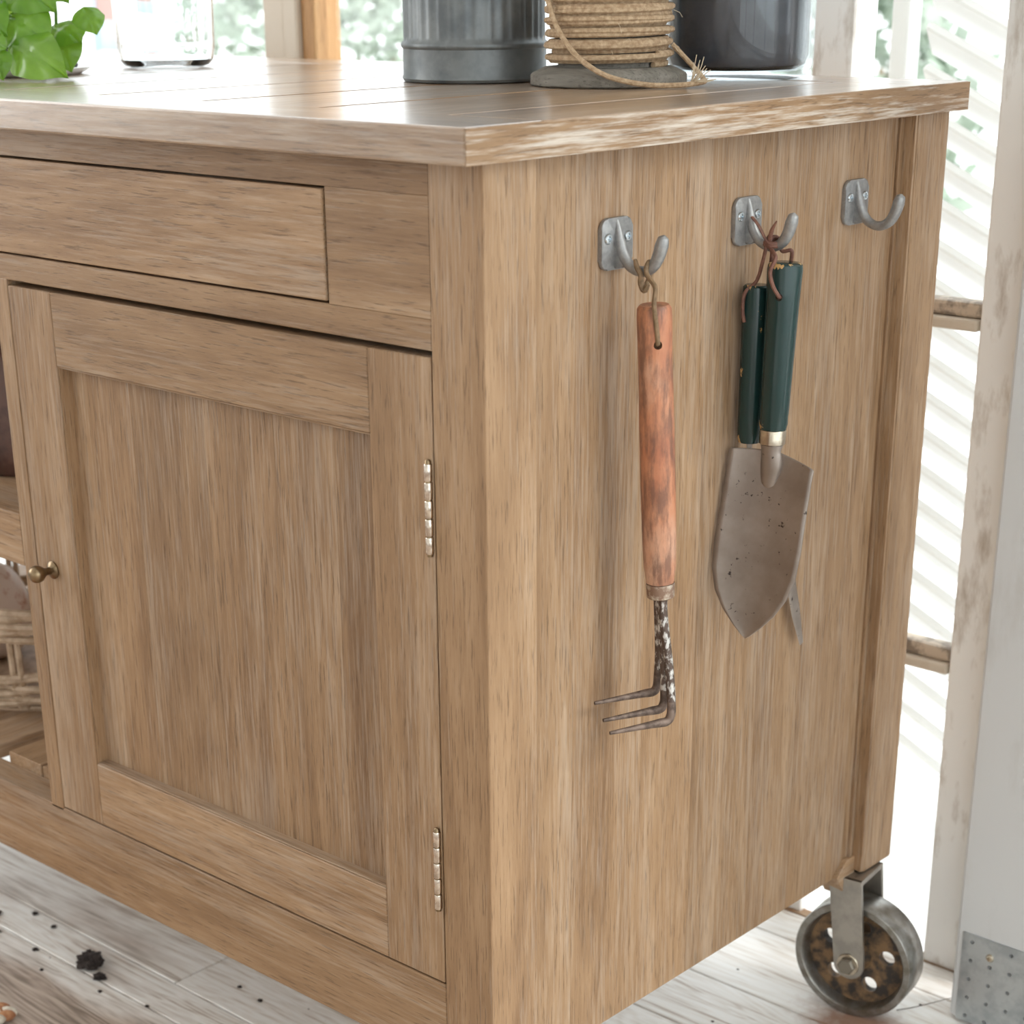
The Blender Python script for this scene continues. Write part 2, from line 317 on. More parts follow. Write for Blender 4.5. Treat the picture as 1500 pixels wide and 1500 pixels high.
box('pane', (-0.185, -0.018, YW + 0.021, YW + 0.024, 0.002, H), pane_m, win, 0)
win2 = structure('window_2', (-0.6, YW, 0))
zst('stile', -1.069, -1.028, YW, YW + 0.05, cream_m, win2); zst('stile', -1.0270, -1.001, YW - 0.004, YW + 0.05, cream_m, win2); zst('edge_strip', -1.0008, -0.9755, YW + 0.004, YW + 0.05, owood_m, win2)
box('pane', (-0.976, -0.2305, YW + 0.024, YW + 0.027, 0.002, H), pane_m, win2, 0)
win3 = structure('window_3', (-2.0, YW, 0))
zst('stile', -2.9, -2.82, YW, YW + 0.05, cream_m, win3); box('pane', (-2.82, -1.069, YW + 0.024, YW + 0.027, 0.002, H), pane_m, win3, 0)
head = box('trim_1', (-2.95, 0.6, YW - 0.01, YW + 0.06, H, H + 0.119), white_m, None, 0.004); head['kind'] = 'structure'
sill = box('trim_2', (-2.9, 0.62, YW + 0.0003, YW + 0.0165, -0.03, 0.001), simple('rusty_threshold', (0.30, 0.17, 0.09), 0.6, nscale=40, col2=(0.42, 0.3, 0.2)), None, 0.001); sill['kind'] = 'structure'
# grey painted door leaf standing open in front of the window post
YD = 0.665
door = box('door_1', (0.0705, 0.62, YD, YD + 0.042, 0.004, 2.1), grey_m, None, 0.004, 2); door['kind'] = 'structure'
def plate():
    bm = bmesh.new(); x0, x1, z0, z1 = 0.0795, 0.40, 0.0045, 0.109
    holes = []
    for j in range(5):
        for i in range(14):
            x = 0.0905 + i * 0.0226; z = 0.1002 - j * 0.0222 + (i % 1) * 0
            if (i, j) in ((1, 0), (3, 4), (7, 0), (9, 4)): continue
            if x < x1 - 0.006: holes.append((x, z))
    bores = bmesh.new()                            # the punched holes go on as bores in the wood behind
    for x, z in holes: add_lathe(bores, [(0, -0.004), (0.0023, -0.004), (0.0023, 0.014), (0, 0.014)], 10, frame_to((x, YD, z), (0, 1, 0)))
    cut(door, bores)
    es = []
    def loop(pts):
        vs = [bm.verts.new((x, YD - 0.0016, z)) for x, z in pts]
        for k in range(len(vs)): es.append(bm.edges.new((vs[k], vs[(k + 1) % len(vs)])))
    loop([(x0, z0), (x1, z0), (x1, z1), (x0, z1)])
    for x, z in holes: loop([(x + 0.0024 * math.cos(2 * math.pi * k / 10), z + 0.0024 * math.sin(2 * math.pi * k / 10)) for k in range(10)])
    bmesh.ops.triangle_fill(bm, use_beauty=True, use_dissolve=False, edges=es)
    r = bmesh.ops.extrude_face_region(bm, geom=bm.faces[:]); bmesh.ops.translate(bm, vec=(0, 0.0016, 0), verts=[g for g in r['geom'] if isinstance(g, bmesh.types.BMVert)])
    bmesh.ops.recalc_face_normals(bm, faces=bm.faces[:]); o = link('perforated_plate', bm, plate_m, door); o['label'] = 'galvanised metal plate with rows of punched holes'
    return o
pl = plate()
def screw(name, p, d, r, parent, mat=zinc_m):
    bm = bmesh.new(); M = frame_to(p, d)
    add_lathe(bm, [(0, 0.0), (r, 0.0), (r, r * 0.15), (r * 0.8, r * 0.4), (0, r * 0.5)], 20, M)
    bmesh.ops.recalc_face_normals(bm, faces=bm.faces[:]); o = link(name, bm, mat, parent, True)
    for w, l in ((0.13, 0.52), (0.52, 0.13)):
        q = bmesh.new(); add_box(q, -w * r, w * r, -l * r, l * r, r * 0.12, r * 0.8)
        for v in q.verts: v.co = M @ v.co
        cut(o, q)
    return o
for x, z in ((0.1123, 0.089), (0.1595, 0.0115), (0.2487, 0.1002)): screw('screw', (x, YD - 0.0016, z), (0, -1, 0), 0.0044, pl, ferr2_m)

# ------------------------------------------------------------------ the rest of the garden room, outside the frame
room_m = simple('white_wall_paint', (0.80, 0.79, 0.77), 0.6, nscale=6, col2=(0.76, 0.75, 0.73))
def st(name, b, mat=room_m):
    o = box(name, b, mat, None, 0); o['kind'] = 'structure'; return o
st('ceiling', (-3.0, 2.2, -2.6, 0.83, 2.42, 2.5)); st('wall_front', (-3.0, 2.2, -2.7, -2.6, -0.05, 2.42))
wl = structure('wall_left', (-3.0, -1.0, 0))
for b in ((-3.1, -3.0, -2.6, -1.9, 0, 2.42), (-3.1, -3.0, -0.5, 0.82, 0, 2.42), (-3.1, -3.0, -1.9, -0.5, 0, 0.8), (-3.1, -3.0, -1.9, -0.5, 2.2, 2.42)): box('wall_section', b, room_m, wl, 0)
wr = structure('window_4', (2.2, -0.9, 0))
box('low_wall', (2.2, 2.28, -2.6, 0.83, 0, 0.3), room_m, wr, 0); box('head_rail', (2.2, 2.26, -2.6, 0.83, 2.3, 2.42), white_m, wr, 0.003)
for y in (-2.6, -1.75, -0.9, -0.05, 0.77): box('stile', (2.2, 2.255, y, y + 0.05, 0.3, 2.3), white_m, wr, 0.003)
for y in (-2.55, -1.70, -0.85, 0.0): box('pane', (2.225, 2.228, y, y + 0.80 if y < 0 else y + 0.77, 0.3, 2.3), pane_m, wr, 0)
wb = structure('window_5', (1.4, YW, 0))
box('low_wall', (0.62, 2.2, YW, YW + 0.06, 0, 0.3), room_m, wb, 0); box('head_rail', (0.6, 2.2, YW, YW + 0.06, 2.3, 2.42), white_m, wb, 0.003)
for x in (0.625, 1.4, 2.15): box('stile', (x, x + 0.05, YW, YW + 0.05, 0.3, 2.3), white_m, wb, 0.003)
for x in (0.675, 1.45): box('pane', (x, x + 0.70 if x > 1 else x + 0.725, YW + 0.02, YW + 0.023, 0.3, 2.3), pane_m, wb, 0)

# ------------------------------------------------------------------ outdoors, seen through the panes
gravel_m = simple('pale_paving', (0.80, 0.80, 0.78), 0.7, nscale=3, col2=(0.88, 0.88, 0.87))
gr = box('ground_outside', (-90, 60, 0.775, 120, -0.12, -0.02), gravel_m, None, 0); gr['kind'] = 'structure'
slat_m = simple('white_slat_paint', (0.88, 0.87, 0.86), 0.5)
sh = thing('louvred_shutter', 'white louvred shutter standing outside behind the glazing bars', 'shutter', (-0.25, 1.135, -0.02))
for x in (-0.345, -0.150): box('shutter_post', (x - 0.012, x + 0.012, 1.12, 1.15, -0.02, 1.25), slat_m, sh, 0.003)
for i in range(24):
    bm = bmesh.new(); add_box(bm, -0.07, 0.07, -0.028, 0.028, -0.006, 0.006, 0.003)
    M = Matrix.Translation((-0.247, 1.135, 0.07 + i * 0.046)) @ Matrix.Rotation(math.radians(24), 4, 'Y') @ Matrix.Rotation(math.radians(-38), 4, 'X')
    for v in bm.verts: v.co = M @ v.co
    link('slat', bm, slat_m, sh)
leaf_pale = simple('silvery_foliage', (0.28, 0.35, 0.27), 0.7, nscale=4, col2=(0.44, 0.49, 0.42))
stem_m = simple('bush_stem', (0.35, 0.28, 0.2), 0.8)
def bush(c, r, h, n, label, cat='bush'):
    t = thing('garden_bush', label, cat, (c[0], c[1], -0.02))
    bm = bmesh.new()
    for i in range(n):
        a = random.uniform(0, 6.28); e = random.uniform(0, 1); rr = r * math.sqrt(random.uniform(0.2, 1))
        z = h * (0.12 + 0.88 * e); w = math.sin(math.pi * (0.15 + 0.8 * e)); p = Vector((c[0] + rr * w * math.cos(a), c[1] + rr * w * math.sin(a), z))
        d = Vector((random.uniform(-1, 1), random.uniform(-1, 1), random.uniform(-0.3, 1))).normalized(); s = Vector((random.uniform(-1, 1), random.uniform(-1, 1), random.uniform(-1, 1))).cross(d).normalized(); l = random.uniform(0.06, 0.14) * (0.6 + r)
        vs = [bm.verts.new(p), bm.verts.new(p + d * l * 0.5 + s * l * 0.28), bm.verts.new(p + d * l), bm.verts.new(p + d * l * 0.5 - s * l * 0.28)]; bm.faces.new(vs)
    o = link('foliage', bm, leaf_pale, t); o['kind'] = 'stuff'
    bm = bmesh.new()
    for i in range(7):
        a = i * 0.9; add_tube(bm, [(c[0] + 0.05 * math.cos(a), c[1] + 0.05 * math.sin(a), -0.03), (c[0] + r * 0.5 * math.cos(a), c[1] + r * 0.5 * math.sin(a), h * 0.7)], 0.012, 5)
    link('stem', bm, stem_m, t, True)
bush((-5.25, 5.0), 0.36, 1.0, 700, 'pale low garden bush outside between cream window post and galvanised pot')
bush((-2.75, 5.0), 0.42, 1.05, 800, 'silvery garden bush outside past the dark jar')
bush((-6.35, 5.2), 0.30, 0.98, 500, 'small pale bush outside between clear jar and cream window post')
blue_m = simple('blue_grey_paint', (0.45, 0.55, 0.64), 0.5, nscale=5, col2=(0.52, 0.6, 0.68))
BNX = -11.6
bn = thing('garden_bench', 'blue-grey garden bench with rusty red back outside between basil and clear jar', 'bench', (BNX, 8.2, -0.02))
box('back_board', (BNX - 0.35, BNX + 0.35, 8.42, 8.46, 0.5, 0.715), blue_m, bn, 0.005); box('seat', (BNX - 0.35, BNX + 0.35, 8.0, 8.45, 0.40, 0.46), blue_m, bn, 0.005); box('backrest', (BNX - 0.35, BNX + 0.35, 8.42, 8.46, 0.72, 0.92), simple('rusty_red_paint', (0.5, 0.3, 0.26), 0.6), bn, 0.005)
for x in (BNX - 0.33, BNX + 0.27):
    for y in (8.02, 8.40): box('leg', (x, x + 0.06, y, y + 0.05, -0.02, 0.41), blue_m, bn, 0.003)
    box('back_post', (x, x + 0.06, 8.40, 8.42, 0.4, 0.9), blue_m, bn, 0.003)

# ------------------------------------------------------------------ kitchen island
isl = thing('kitchen_island', 'limed teak kitchen island on iron casters with drawer, door and hooks', 'island', (-0.67, 0.35, 0))
XR = -0.014; XP = -0.030; YF = 0.0315; YB = 0.6646; XL = -1.326; ZB = -0.786
# worktop: frame boards round loose planks
wt = group_part('worktop', isl, (-0.67, 0.33, ZT))
TH = 0.0252; FRW = 0.085
zbox('frame_board', -1.34, -0.0006, 0.0, 0.080, -TH, 0, wtopx, wt, 0.0018)
zbox('frame_board', -1.34, -0.0006, 0.5905, 0.6706, -TH, 0, wtopx, wt, 0.0018)
zbox('frame_board', -0.0006, 0.0, 0.0004, 0.6702, -TH + 0.0004, -0.0008, wys, wt, 0.0)
zbox('frame_board', -0.0884, -0.0007, 0.0803, 0.5902, -TH, 0, wtop, wt, 0.0003, 1)
zbox('frame_board', -1.34, -1.2555, 0.0803, 0.5902, -TH, 0, wtop, wt, 0.0012)
xs = -0.0960
zbox('under_board', -1.256, -0.0880, 0.0800, 0.5904, -TH + 0.0002, -0.0140, wtop, wt, 0)
while xs > -1.25:
    x2 = max(xs - 0.1325, -1.2545); zbox('plank', x2, xs, 0.081, 0.5895, -0.0141, -0.0004, wtop, wt, 0.0003, 1); xs = x2 - 0.0075
# posts
zbox('corner_post', -0.0671, XR, YF, 0.0880, ZB, -TH + 0.001, wzs, isl, 0.0015)
zbox('corner_post', -0.0671, XR, 0.6090, YB, ZB, -TH + 0.001, wzs, isl, 0.003)
zbox('corner_post', XL, XL + 0.053, YF, 0.0880, ZB, -TH + 0.001, wz, isl, 0.0015)
zbox('corner_post', XL, XL + 0.053, 0.6090, YB, ZB, -TH + 0.001, wz, isl, 0.0015)
# right side panel: edge-glued staves
ys = [0.0882, 0.150, 0.243, 0.318, 0.415, 0.487, 0.561, 0.6085]
for a, b_ in zip(ys[:-1], ys[1:]): zbox('side_stave', XP - 0.016, XP, a, b_ - 0.0001, ZB + 0.0005, -TH + 0.001, wzs, isl, 0.0003, 1)
zbox('corner_bead', XP - 0.004, XP + 0.0035, 0.6000, 0.6060, ZB, -TH + 0.001, wzs, isl, 0.001)
bm = bmesh.new(); add_prism(bm, [(0.575, -0.783), (0.592, -0.768), (0.6085, -0.768), (0.6085, -0.803), (0.592, -0.810)], XP - 0.02, lambda u, v, w: Vector((w, u, v + ZT)), 0.026, 0.001); link('corner_block', bm, wy, isl)
for a, b_ in zip(ys[:-1], ys[1:]): zbox('left_stave', XL + 0.004, XL + 0.02, a, b_ - 0.0001, -0.386, -TH + 0.001, wz, isl, 0.0003, 1)
# apron with drawer openings
ax0, ax1 = XL + 0.053, -0.0672
DR = (-0.1747, -0.6400); DR2 = (-0.700, -1.165)
zt, zb = -0.0508, -0.1369
zbox('apron_rail', ax0, ax1, YF + 0.0004, YF + 0.022, zt, -TH + 0.001, wx, isl, 0.0004, 1)
zbox('apron_rail', ax0, ax1, YF + 0.0004, YF + 0.022, -0.1600, zb, wx, isl, 0.0008, 1)
for a, b_ in ((DR[0], ax1), (DR2[0], DR[1]), (ax0, DR2[1])): zbox('apron_block', a, b_, YF + 0.0004, YF + 0.022, zb, zt, wx, isl, 0.0002, 1)
for (b_, a) in (DR, DR2):
    dw = group_part('drawer', isl, ((a + b_) / 2, YF, ZT - 0.1))
    zbox('drawer_front', a + 0.0015, b_ - 0.0022, YF - 0.001, YF + 0.018, zb + 0.0020, zt - 0.0018, wx, dw, 0.001)
    zbox('drawer_box', a + 0.012, b_ - 0.012, YF + 0.019, 0.50, zb + 0.008, zt - 0.012, wy, dw, 0.001)
# door
dx0, dx1, dz0, dz1 = -0.6064, -0.0676, -0.6894, -0.1614
dr = group_part('door', isl, ((dx0 + dx1) / 2, YF, ZT + dz0))
ix0, ix1, iz0, iz1 = -0.5405, -0.1350, -0.6215, -0.2308
YD0, YD1 = YF, YF + 0.022
zbox('stile', dx0 + 0.0012, ix0, YD0, YD1, dz0 + 0.002, dz1 - 0.0035, wz, dr, 0.0008, 1); zbox('stile', ix1, dx1 - 0.0008, YD0, YD1, dz0 + 0.002, dz1 - 0.0035, wz, dr, 0.0008, 1)
zbox('rail', ix0 + 0.0002, ix1 - 0.0002, YD0, YD1, iz1, dz1 - 0.0035, wx, dr, 0.0008, 1); zbox('rail', ix0 + 0.0002, ix1 - 0.0002, YD0, YD1, dz0 + 0.002, iz0, wx, dr, 0.0008, 1)
st = [ix0 - 0.004, -0.452, -0.352, -0.262, -0.190, ix1 + 0.004]
for a, b_ in zip(st[:-1], st[1:]): zbox('panel_stave', a, b_ - 0.0001, YF + 0.0125, YF + 0.019, iz0 - 0.004, iz1 + 0.004, wz, dr, 0.0002, 1)
for nm, q in (('rebate_strip', (ix0 + 0.0001, ix0 + 0.0016, iz0, iz1)), ('rebate_strip', (ix1 - 0.0016, ix1 - 0.0001, iz0, iz1)), ('rebate_strip', (ix0 + 0.0016, ix1 - 0.0016, iz0 + 0.0001, iz0 + 0.0016)), ('rebate_strip', (ix0 + 0.0016, ix1 - 0.0016, iz1 - 0.0016, iz1 - 0.0001))):
    zbox(nm, q[0], q[1], YF + 0.0015, YF + 0.0135, q[2], q[3], wz if q[3] - q[2] > 0.1 else wx, dr, 0.0003, 1)
zbox('corner_batten', XP - 0.004, XR - 0.0012, 0.6062, 0.6092, ZB + 0.002, -TH + 0.001, wzs, isl, 0.0005, 1)
# knob
kx, kz = -0.5795, -0.4300
lathe('knob', [(0, 0), (0.0085, 0), (0.0088, 0.0015), (0.0075, 0.003), (0.0038, 0.0045), (0.0034, 0.009), (0.0052, 0.012), (0.0078, 0.0155), (0.0086, 0.019), (0.0078, 0.0228), (0.005, 0.0256), (0, 0.0268)], brass_m, dr, 32, frame_to((kx, YF, kz + ZT), (0, -1, 0)))
# hinges: knuckles stacked on a pin
for zc in (-0.279, -0.5825):
    h = group_part('hinge', dr, (-0.0715, YF, zc + ZT))
    for k in range(5):
        z1_ = zc + 0.0355 - k * 0.0142
        lathe('knuckle', [(0, 0), (0.0030, 0), (0.0033, 0.0006), (0.0033, 0.0124), (0.0030, 0.013), (0, 0.013)], hinge_m, dr, 20, Matrix.Translation((-0.0712, YF - 0.0022, z1_ - 0.013 + ZT)))
    bpy.data.objects.remove(h)
    lathe('hinge_pin', [(0, 0), (0.0024, 0), (0.0024, 0.074), (0.001, 0.0755), (0, 0.0755)], brass_m, dr, 12, Matrix.Translation((-0.0712, YF - 0.0022, zc - 0.0365 + ZT)))
zbox('left_rail', XL + 0.004, XL + 0.024, 0.0882, 0.6088, -0.770, -0.695, wy, isl, 0.001)
# rails, divider, inside
zbox('bottom_rail', ax0, ax1, YF + 0.0003, YF + 0.0335, -0.770, dz0, wx, isl, 0.0012)
zbox('divider_post', -0.6282, -0.6068, YF + 0.0003, 0.12, dz0 - 0.004, -0.159, wz, isl, 0.0012)
zbox('divider_panel', -0.6262, -0.610, 0.1202, 0.655, dz0 - 0.004, -0.14, wz, isl, 0.001)
zbox('middle_rail', XL + 0.053, -0.6284, YF + 0.0003, YF + 0.022, -0.4365, -0.3838, wx, isl, 0.0012)
for k in range(5): zbox('shelf_board', XL + 0.02, -0.6284, YF + 0.024 + k * 0.118, YF + 0.024 + k * 0.118 + 0.1155, -0.405, -0.386, wx, isl, 0.001)
zbox('shelf_rail', XL + 0.053, -0.047, 0.625, 0.645, -0.770, -0.695, wx, isl, 0.001)
xs = -0.6925
zbox('bottom_slat', -0.6900, -0.6290, 0.0652, 0.64, -0.6935, -0.6770, wy, isl, 0.001)
while xs > -1.27:
    zbox('bottom_slat', xs - 0.0595, xs, 0.0652, 0.64, -0.6935, -0.6770, wy, isl, 0.001); xs -= 0.082
zbox('cabinet_floor', -0.606, -0.047, 0.0652, 0.64, -0.7035, -0.6910, wy, isl, 0.001)
zbox('inside_back', -0.6085, -0.047, 0.640, 0.650, -0.69, -0.03, wz, isl, 0.001)

# hooks on the side panel
def hook(yc, zc):
    bm = bmesh.new(); T = lambda u, v, w: Vector((XP + w, yc + u, zc + v + ZT))
    add_prism(bm, rrect(0.0375, 0.0385, 0.0075, 5), 0.0, T, 0.0042, 0.0016)
    pts = [(0.0030, 0.0175), (0.0048, 0.010), (0.0068, 0.001), (0.0100, -0.0075), (0.0155, -0.0145), (0.0235, -0.0185), (0.0320, -0.0182), (0.0392, -0.0135), (0.0438, -0.0060), (0.0464, 0.0020), (0.0478, 0.0072), (0.0484, 0.0095)]
    rr = [0.0018, 0.0030, 0.0042, 0.0044, 0.0042, 0.0040, 0.0041, 0.0045, 0.0050, 0.0053, 0.0042, 0.001]
    sp = smooth_path([T(0, b, a) for a, b in pts], 4); n = len(sp); R = []
    for i in range(n):
        t = i / (n - 1) * (len(rr) - 1); k = min(int(t), len(rr) - 2); R.append(rr[k] + (rr[k + 1] - rr[k]) * (t - k))
    b0 = len(bm.verts); add_tube(bm, sp, R, 14)
    # web joining the plate and the arm
    add_prism(bm, [(0.002, 0.0175), (0.0055, 0.008), (0.0080, -0.001), (0.0135, -0.011), (0.0150, -0.0165), (0.0085, -0.0180), (0.002, -0.0190)], -0.0034, lambda u, v, w: T(w, v, u), 0.0068, 0.0018)
    o = link('hook', bm, hook_m, isl, True); o['label'] = 'grey cast metal hook with rounded tip'
    for s in (-1, 1): screw('screw', T(s * 0.0118, 0.0045, 0.0042), (1, 0, 0), 0.0042, o)
    return o
HK = [(0.1945, -0.0968), (0.3665, -0.0965), (0.5320, -0.0960)]
for y, z in HK: hook(y, z)

# casters
bolt_m = simple('dull_bolt_steel', (0.24, 0.21, 0.17), 0.45, 0.6)
def caster(cx, cy, ang):
    c = group_part('caster', isl, (cx, cy, 0)); A = Matrix.Translation((cx, cy, 0)) @ Matrix.Rotation(ang, 4, 'Z')   # local y = axle, x = roll direction
    R = 0.0665; W = 0.019; zc = R
    MX = A @ Matrix.Translation((0, 0, zc)) @ Matrix.Rotation(math.radians(90), 4, 'X')
    o = lathe('wheel_rim', [(0.0590, -W), (R - 0.0012, -W), (R, -W + 0.0014), (R, W - 0.0014), (R - 0.0012, W), (0.0590, W), (0.0575, W - 0.0015), (0.0545, 0.004), (0.0545, -0.004), (0.0575, -W + 0.0015)], tread_m, c, 72, MX, True, True)
    bm = bmesh.new(); es = []
    def loop(cx_, cy_, r, n):
        vs = [bm.verts.new((cx_ + r * math.cos(2 * math.pi * k / n), cy_ + r * math.sin(2 * math.pi * k / n), -0.005)) for k in range(n)]
        for k in range(n): es.append(bm.edges.new((vs[k], vs[(k + 1) % n])))
    loop(0, 0, 0.0555, 64); loop(0, 0, 0.010, 24)
    for k in range(5): a = math.radians(-62 + 72 * k); loop(0.0345 * math.cos(a), 0.0345 * math.sin(a), 0.0088, 20)
    bmesh.ops.triangle_fill(bm, use_beauty=True, use_dissolve=False, edges=es)
    r = bmesh.ops.extrude_face_region(bm, geom=bm.faces[:]); bmesh.ops.translate(bm, vec=(0, 0, 0.010), verts=[g for g in r['geom'] if isinstance(g, bmesh.types.BMVert)])
    for v in bm.verts: v.co = MX @ v.co
    bmesh.ops.recalc_face_normals(bm, faces=bm.faces[:]); link('wheel_disc', bm, rust_m, c)
    lathe('hub', [(0.006, -W), (0.014, -W), (0.017, -0.005), (0.017, 0.005), (0.014, W), (0.006, W)], rust_m, c, 32, MX)
    top = ZT + ZB - 0.0005
    bm = bmesh.new()
    for s in (-1, 1):
        ol = [(-0.0285, top), (0.0085, top), (0.0175, zc)]
        ol += [(0.0005 + 0.017 * math.cos(a), zc + 0.017 * math.sin(a)) for a in [math.radians(-18 * k) for k in range(1, 10)]] + [(-0.0165, zc)]
        y0 = 0.024 if s > 0 else -0.0285
        t = bmesh.new(); add_prism(t, ol, y0, lambda u, v, w: A @ Vector((u, w, v)), 0.0045, 0.0006); me = bpy.data.meshes.new('t'); t.to_mesh(me); t.free(); bm.from_mesh(me); bpy.data.meshes.remove(me)
    t = bmesh.new(); add_box(t, -0.0283, 0.0085, -0.0283, 0.0283, top - 0.006, top, 0.0006)
    for v in t.verts: v.co = A @ v.co
    me = bpy.data.meshes.new('t'); t.to_mesh(me); t.free(); bm.from_mesh(me); bpy.data.meshes.remove(me)
    link('fork', bm, steel_m, c)
    for s in (-1, 1):
        M = A @ Matrix.Translation((0, s * 0.0283, zc)) @ Matrix.Rotation(math.radians(-90 * s), 4, 'X')
        bm = bmesh.new(); add_lathe(bm, [(0, 0), (0.0125, 0), (0.0125, 0.0012), (0.0118, 0.0018), (0, 0.0018)], 28, M); bmesh.ops.recalc_face_normals(bm, faces=bm.faces[:]); link('washer', bm, ferr2_m, c)
        bm = bmesh.new(); add_lathe(bm, [(0, 0.001), (0.0098, 0.001), (0.0098, 0.0062), (0.0084, 0.0076), (0, 0.0076)], 6, M)
        bmesh.ops.recalc_face_normals(bm, faces=bm.faces[:]); link('axle_bolt', bm, bolt_m, c)
caster(-0.0165, 0.6170, math.radians(8))
caster(-0.04, 0.085, math.radians(-20)); caster(-1.29, 0.085, math.radians(30)); caster(-1.29, 0.61, math.radians(5))

# ------------------------------------------------------------------ garden tools on the hooks
def V(x, y, z): return Vector((x, y, z + ZT))
rk = thing('hand_rake', 'three-tined hand rake with a worn orange wooden handle hanging by a thong', 'garden tool', V(0.012, 0.2, -0.48))
top, bot = V(0.0105, 0.1945, -0.1385), V(0.0155, 0.2045, -0.361); d = (bot - top); Lh = d.length
hd = lathe('handle', [(0, 0), (0.0112, 0.0004), (0.0132, 0.003), (0.0136, 0.01), (0.0132, 0.05), (0.0138, 0.09), (0.0140, 0.14), (0.0136, 0.19), (0.0130, Lh - 0.014), (0.0118, Lh - 0.006), (0.0112, Lh - 0.001), (0, Lh)], orange_m, rk, 32, frame_to(top, d))
dn = d.normalized(); fb = bot + dn * 0.0125
lathe('ferrule', [(0, 0), (0.0116, 0), (0.0118, 0.001), (0.0112, 0.0115), (0.0098, 0.0125), (0, 0.0125)], ferr_m, rk, 28, frame_to(bot - dn * 0.0005, d))
tdir = Vector((-0.42, -0.905, -0.03)).normalized(); side = Vector((0.905, -0.42, 0))
for k, (off, ln, zz) in enumerate(((-0.0085, 0.058, -0.4580), (0.004, 0.056, -0.4690), (0.0165, 0.056, -0.4755))):
    s0 = fb + side * (k - 1) * 0.0045 - dn * 0.004; c = Vector((fb.x + side.x * off, fb.y + side.y * off, zz + ZT))
    c -= tdir * 0.004
    pts = [s0, s0 + dn * 0.02, s0.lerp(c, 0.6) + Vector((0, 0.002, 0)), c + Vector((0, 0, 0.012)), c + Vector((0, 0, 0.0035)) + tdir * 0.001, c + tdir * 0.0045, c + tdir * 0.014, c + tdir * ln]
    sp = smooth_path(pts, 5); n = len(sp); R = [0.0037 if i < n - 7 else 0.0037 - 0.0022 * (i - (n - 7)) / 6 for i in range(n)]
    bm = bmesh.new(); add_tube(bm, sp, R, 12); o = link('tine', bm, [tine_m, tine_r], rk, True)
    for p in o.data.polygons:
        if p.center.z < c.z + 0.018: p.material_index = 1
hk = V(XP + 0.0340, HK[0][0], HK[0][1] - 0.0172)     # lowest point of the hook arm
drill(hd, top + dn * 0.029, (0.74, -0.67, 0), 0.0033); hole = top + dn * 0.029 + Vector((0.0105, -0.0095, 0))
tube('thong', [hole + Vector((-0.006, 0.0054, 0.0005)), hole + Vector((-0.0008, 0.0004, 0.0016)), hole + Vector((-0.0005, -0.0012, 0.010)), top + Vector((0.0098, -0.0128, 0.002)), top + Vector((0.0075, -0.0090, 0.014)), hk + Vector((0.0035, -0.0060, -0.002)), hk + Vector((0.0025, -0.0045, 0.0045)), hk + Vector((0.001, 0.0010, 0.0062)), hk + Vector((0.000, 0.0058, 0.0010)), hk + Vector((-0.001, 0.0020, -0.0075)), hk + Vector((0.0, -0.0030, -0.0125))], 0.0019, thong2_m, rk, 8, 1.0, None, 6)
tube('thong_knot', [hk + Vector((-0.0090, -0.0045, 0.0075)), hk + Vector((-0.0060, -0.0060, 0.0025)), hk + Vector((-0.0020, -0.0062, -0.003)), hk + Vector((-0.0025, -0.0050, -0.009)), hk + Vector((0.0005, -0.0045, -0.014)), hk + Vector((0.0035, -0.004, -0.010))], [0.0016, 0.0024, 0.0024, 0.0030, 0.0034, 0.002], thong2_m, rk, 8, 0.8, None, 5)

tr = thing('garden_trowel', 'broad steel hand trowel with chipped dark green handle hanging in front', 'garden tool', V(0.01, 0.365, -0.455))
top, bot = V(0.0125, 0.3665, -0.1262), V(0.0105, 0.3630, -0.2650); d = bot - top; Lh = d.length; dn = d.normalized()
hd = lathe('handle', [(0, 0), (0.0118, 0.0003), (0.0142, 0.002), (0.0148, 0.006), (0.0140, 0.03), (0.0132, 0.07), (0.0126, 0.10), (0.0122, Lh - 0.006), (0.0112, Lh - 0.001), (0, Lh)], green_m, tr, 32, frame_to(bot, -d) @ Matrix.Rotation(math.radians(20), 4, 'Z') @ Matrix.Scale(-1, 4, (0, 0, 1)) @ Matrix.Translation((0, 0, -Lh)))
lathe('ferrule', [(0, 0), (0.0110, 0), (0.0114, 0.0008), (0.0112, 0.0118), (0.0102, 0.0125), (0, 0.0125)], ferr2_m, tr, 28, frame_to(bot - dn * 0.0005, d))
def trowel_blade():
    zt_, ztip = -0.2835, -0.4560
    prof = [(0.0, 0.0375), (0.002, 0.0390), (0.02, 0.0392), (0.05, 0.0396), (0.085, 0.0402), (0.110, 0.0388), (0.130, 0.0335), (0.147, 0.0240), (0.160, 0.0135), (0.1700, 0.0035), (0.1725, 0.0)]
    bm = bmesh.new(); NU = 16; wd_ = Vector((0.972, 0.190, -0.0)).normalized(); nr = Vector((0.190, -0.972, 0))
    rows = []
    for s, w in prof:
        f = s / 0.1725; cx = 0.0120 - 0.001 * f; cy = 0.3630 - 0.0310 * f
        c = V(cx, cy, zt_ - s * 0.935); row = []
        for i in range(NU + 1):
            u = -1 + 2 * i / NU; cup = 0.0085 * (u * u) * (1 - 0.35 * f) * (w / 0.0398); drop = 0.010 * max(0, 1 - s / 0.03) * max(0, u) ** 1.0
            row.append(bm.verts.new(c + wd_ * (w * u) + nr * (cup - 0.004) + Vector((0, 0, -drop))))
        rows.append(row)
    for a, b in zip(rows[:-1], rows[1:]):
        for i in range(NU): bm.faces.new((a[i], a[i + 1], b[i + 1], b[i]))
    bmesh.ops.remove_doubles(bm, verts=bm.verts[:], dist=1e-5)
    o = link('blade', bm, blade_m, tr, True); md = o.modifiers.new('thick', 'SOLIDIFY'); md.thickness = 0.0014; md.offset = 0; return o
bl = trowel_blade()
nk = bot + dn * 0.012
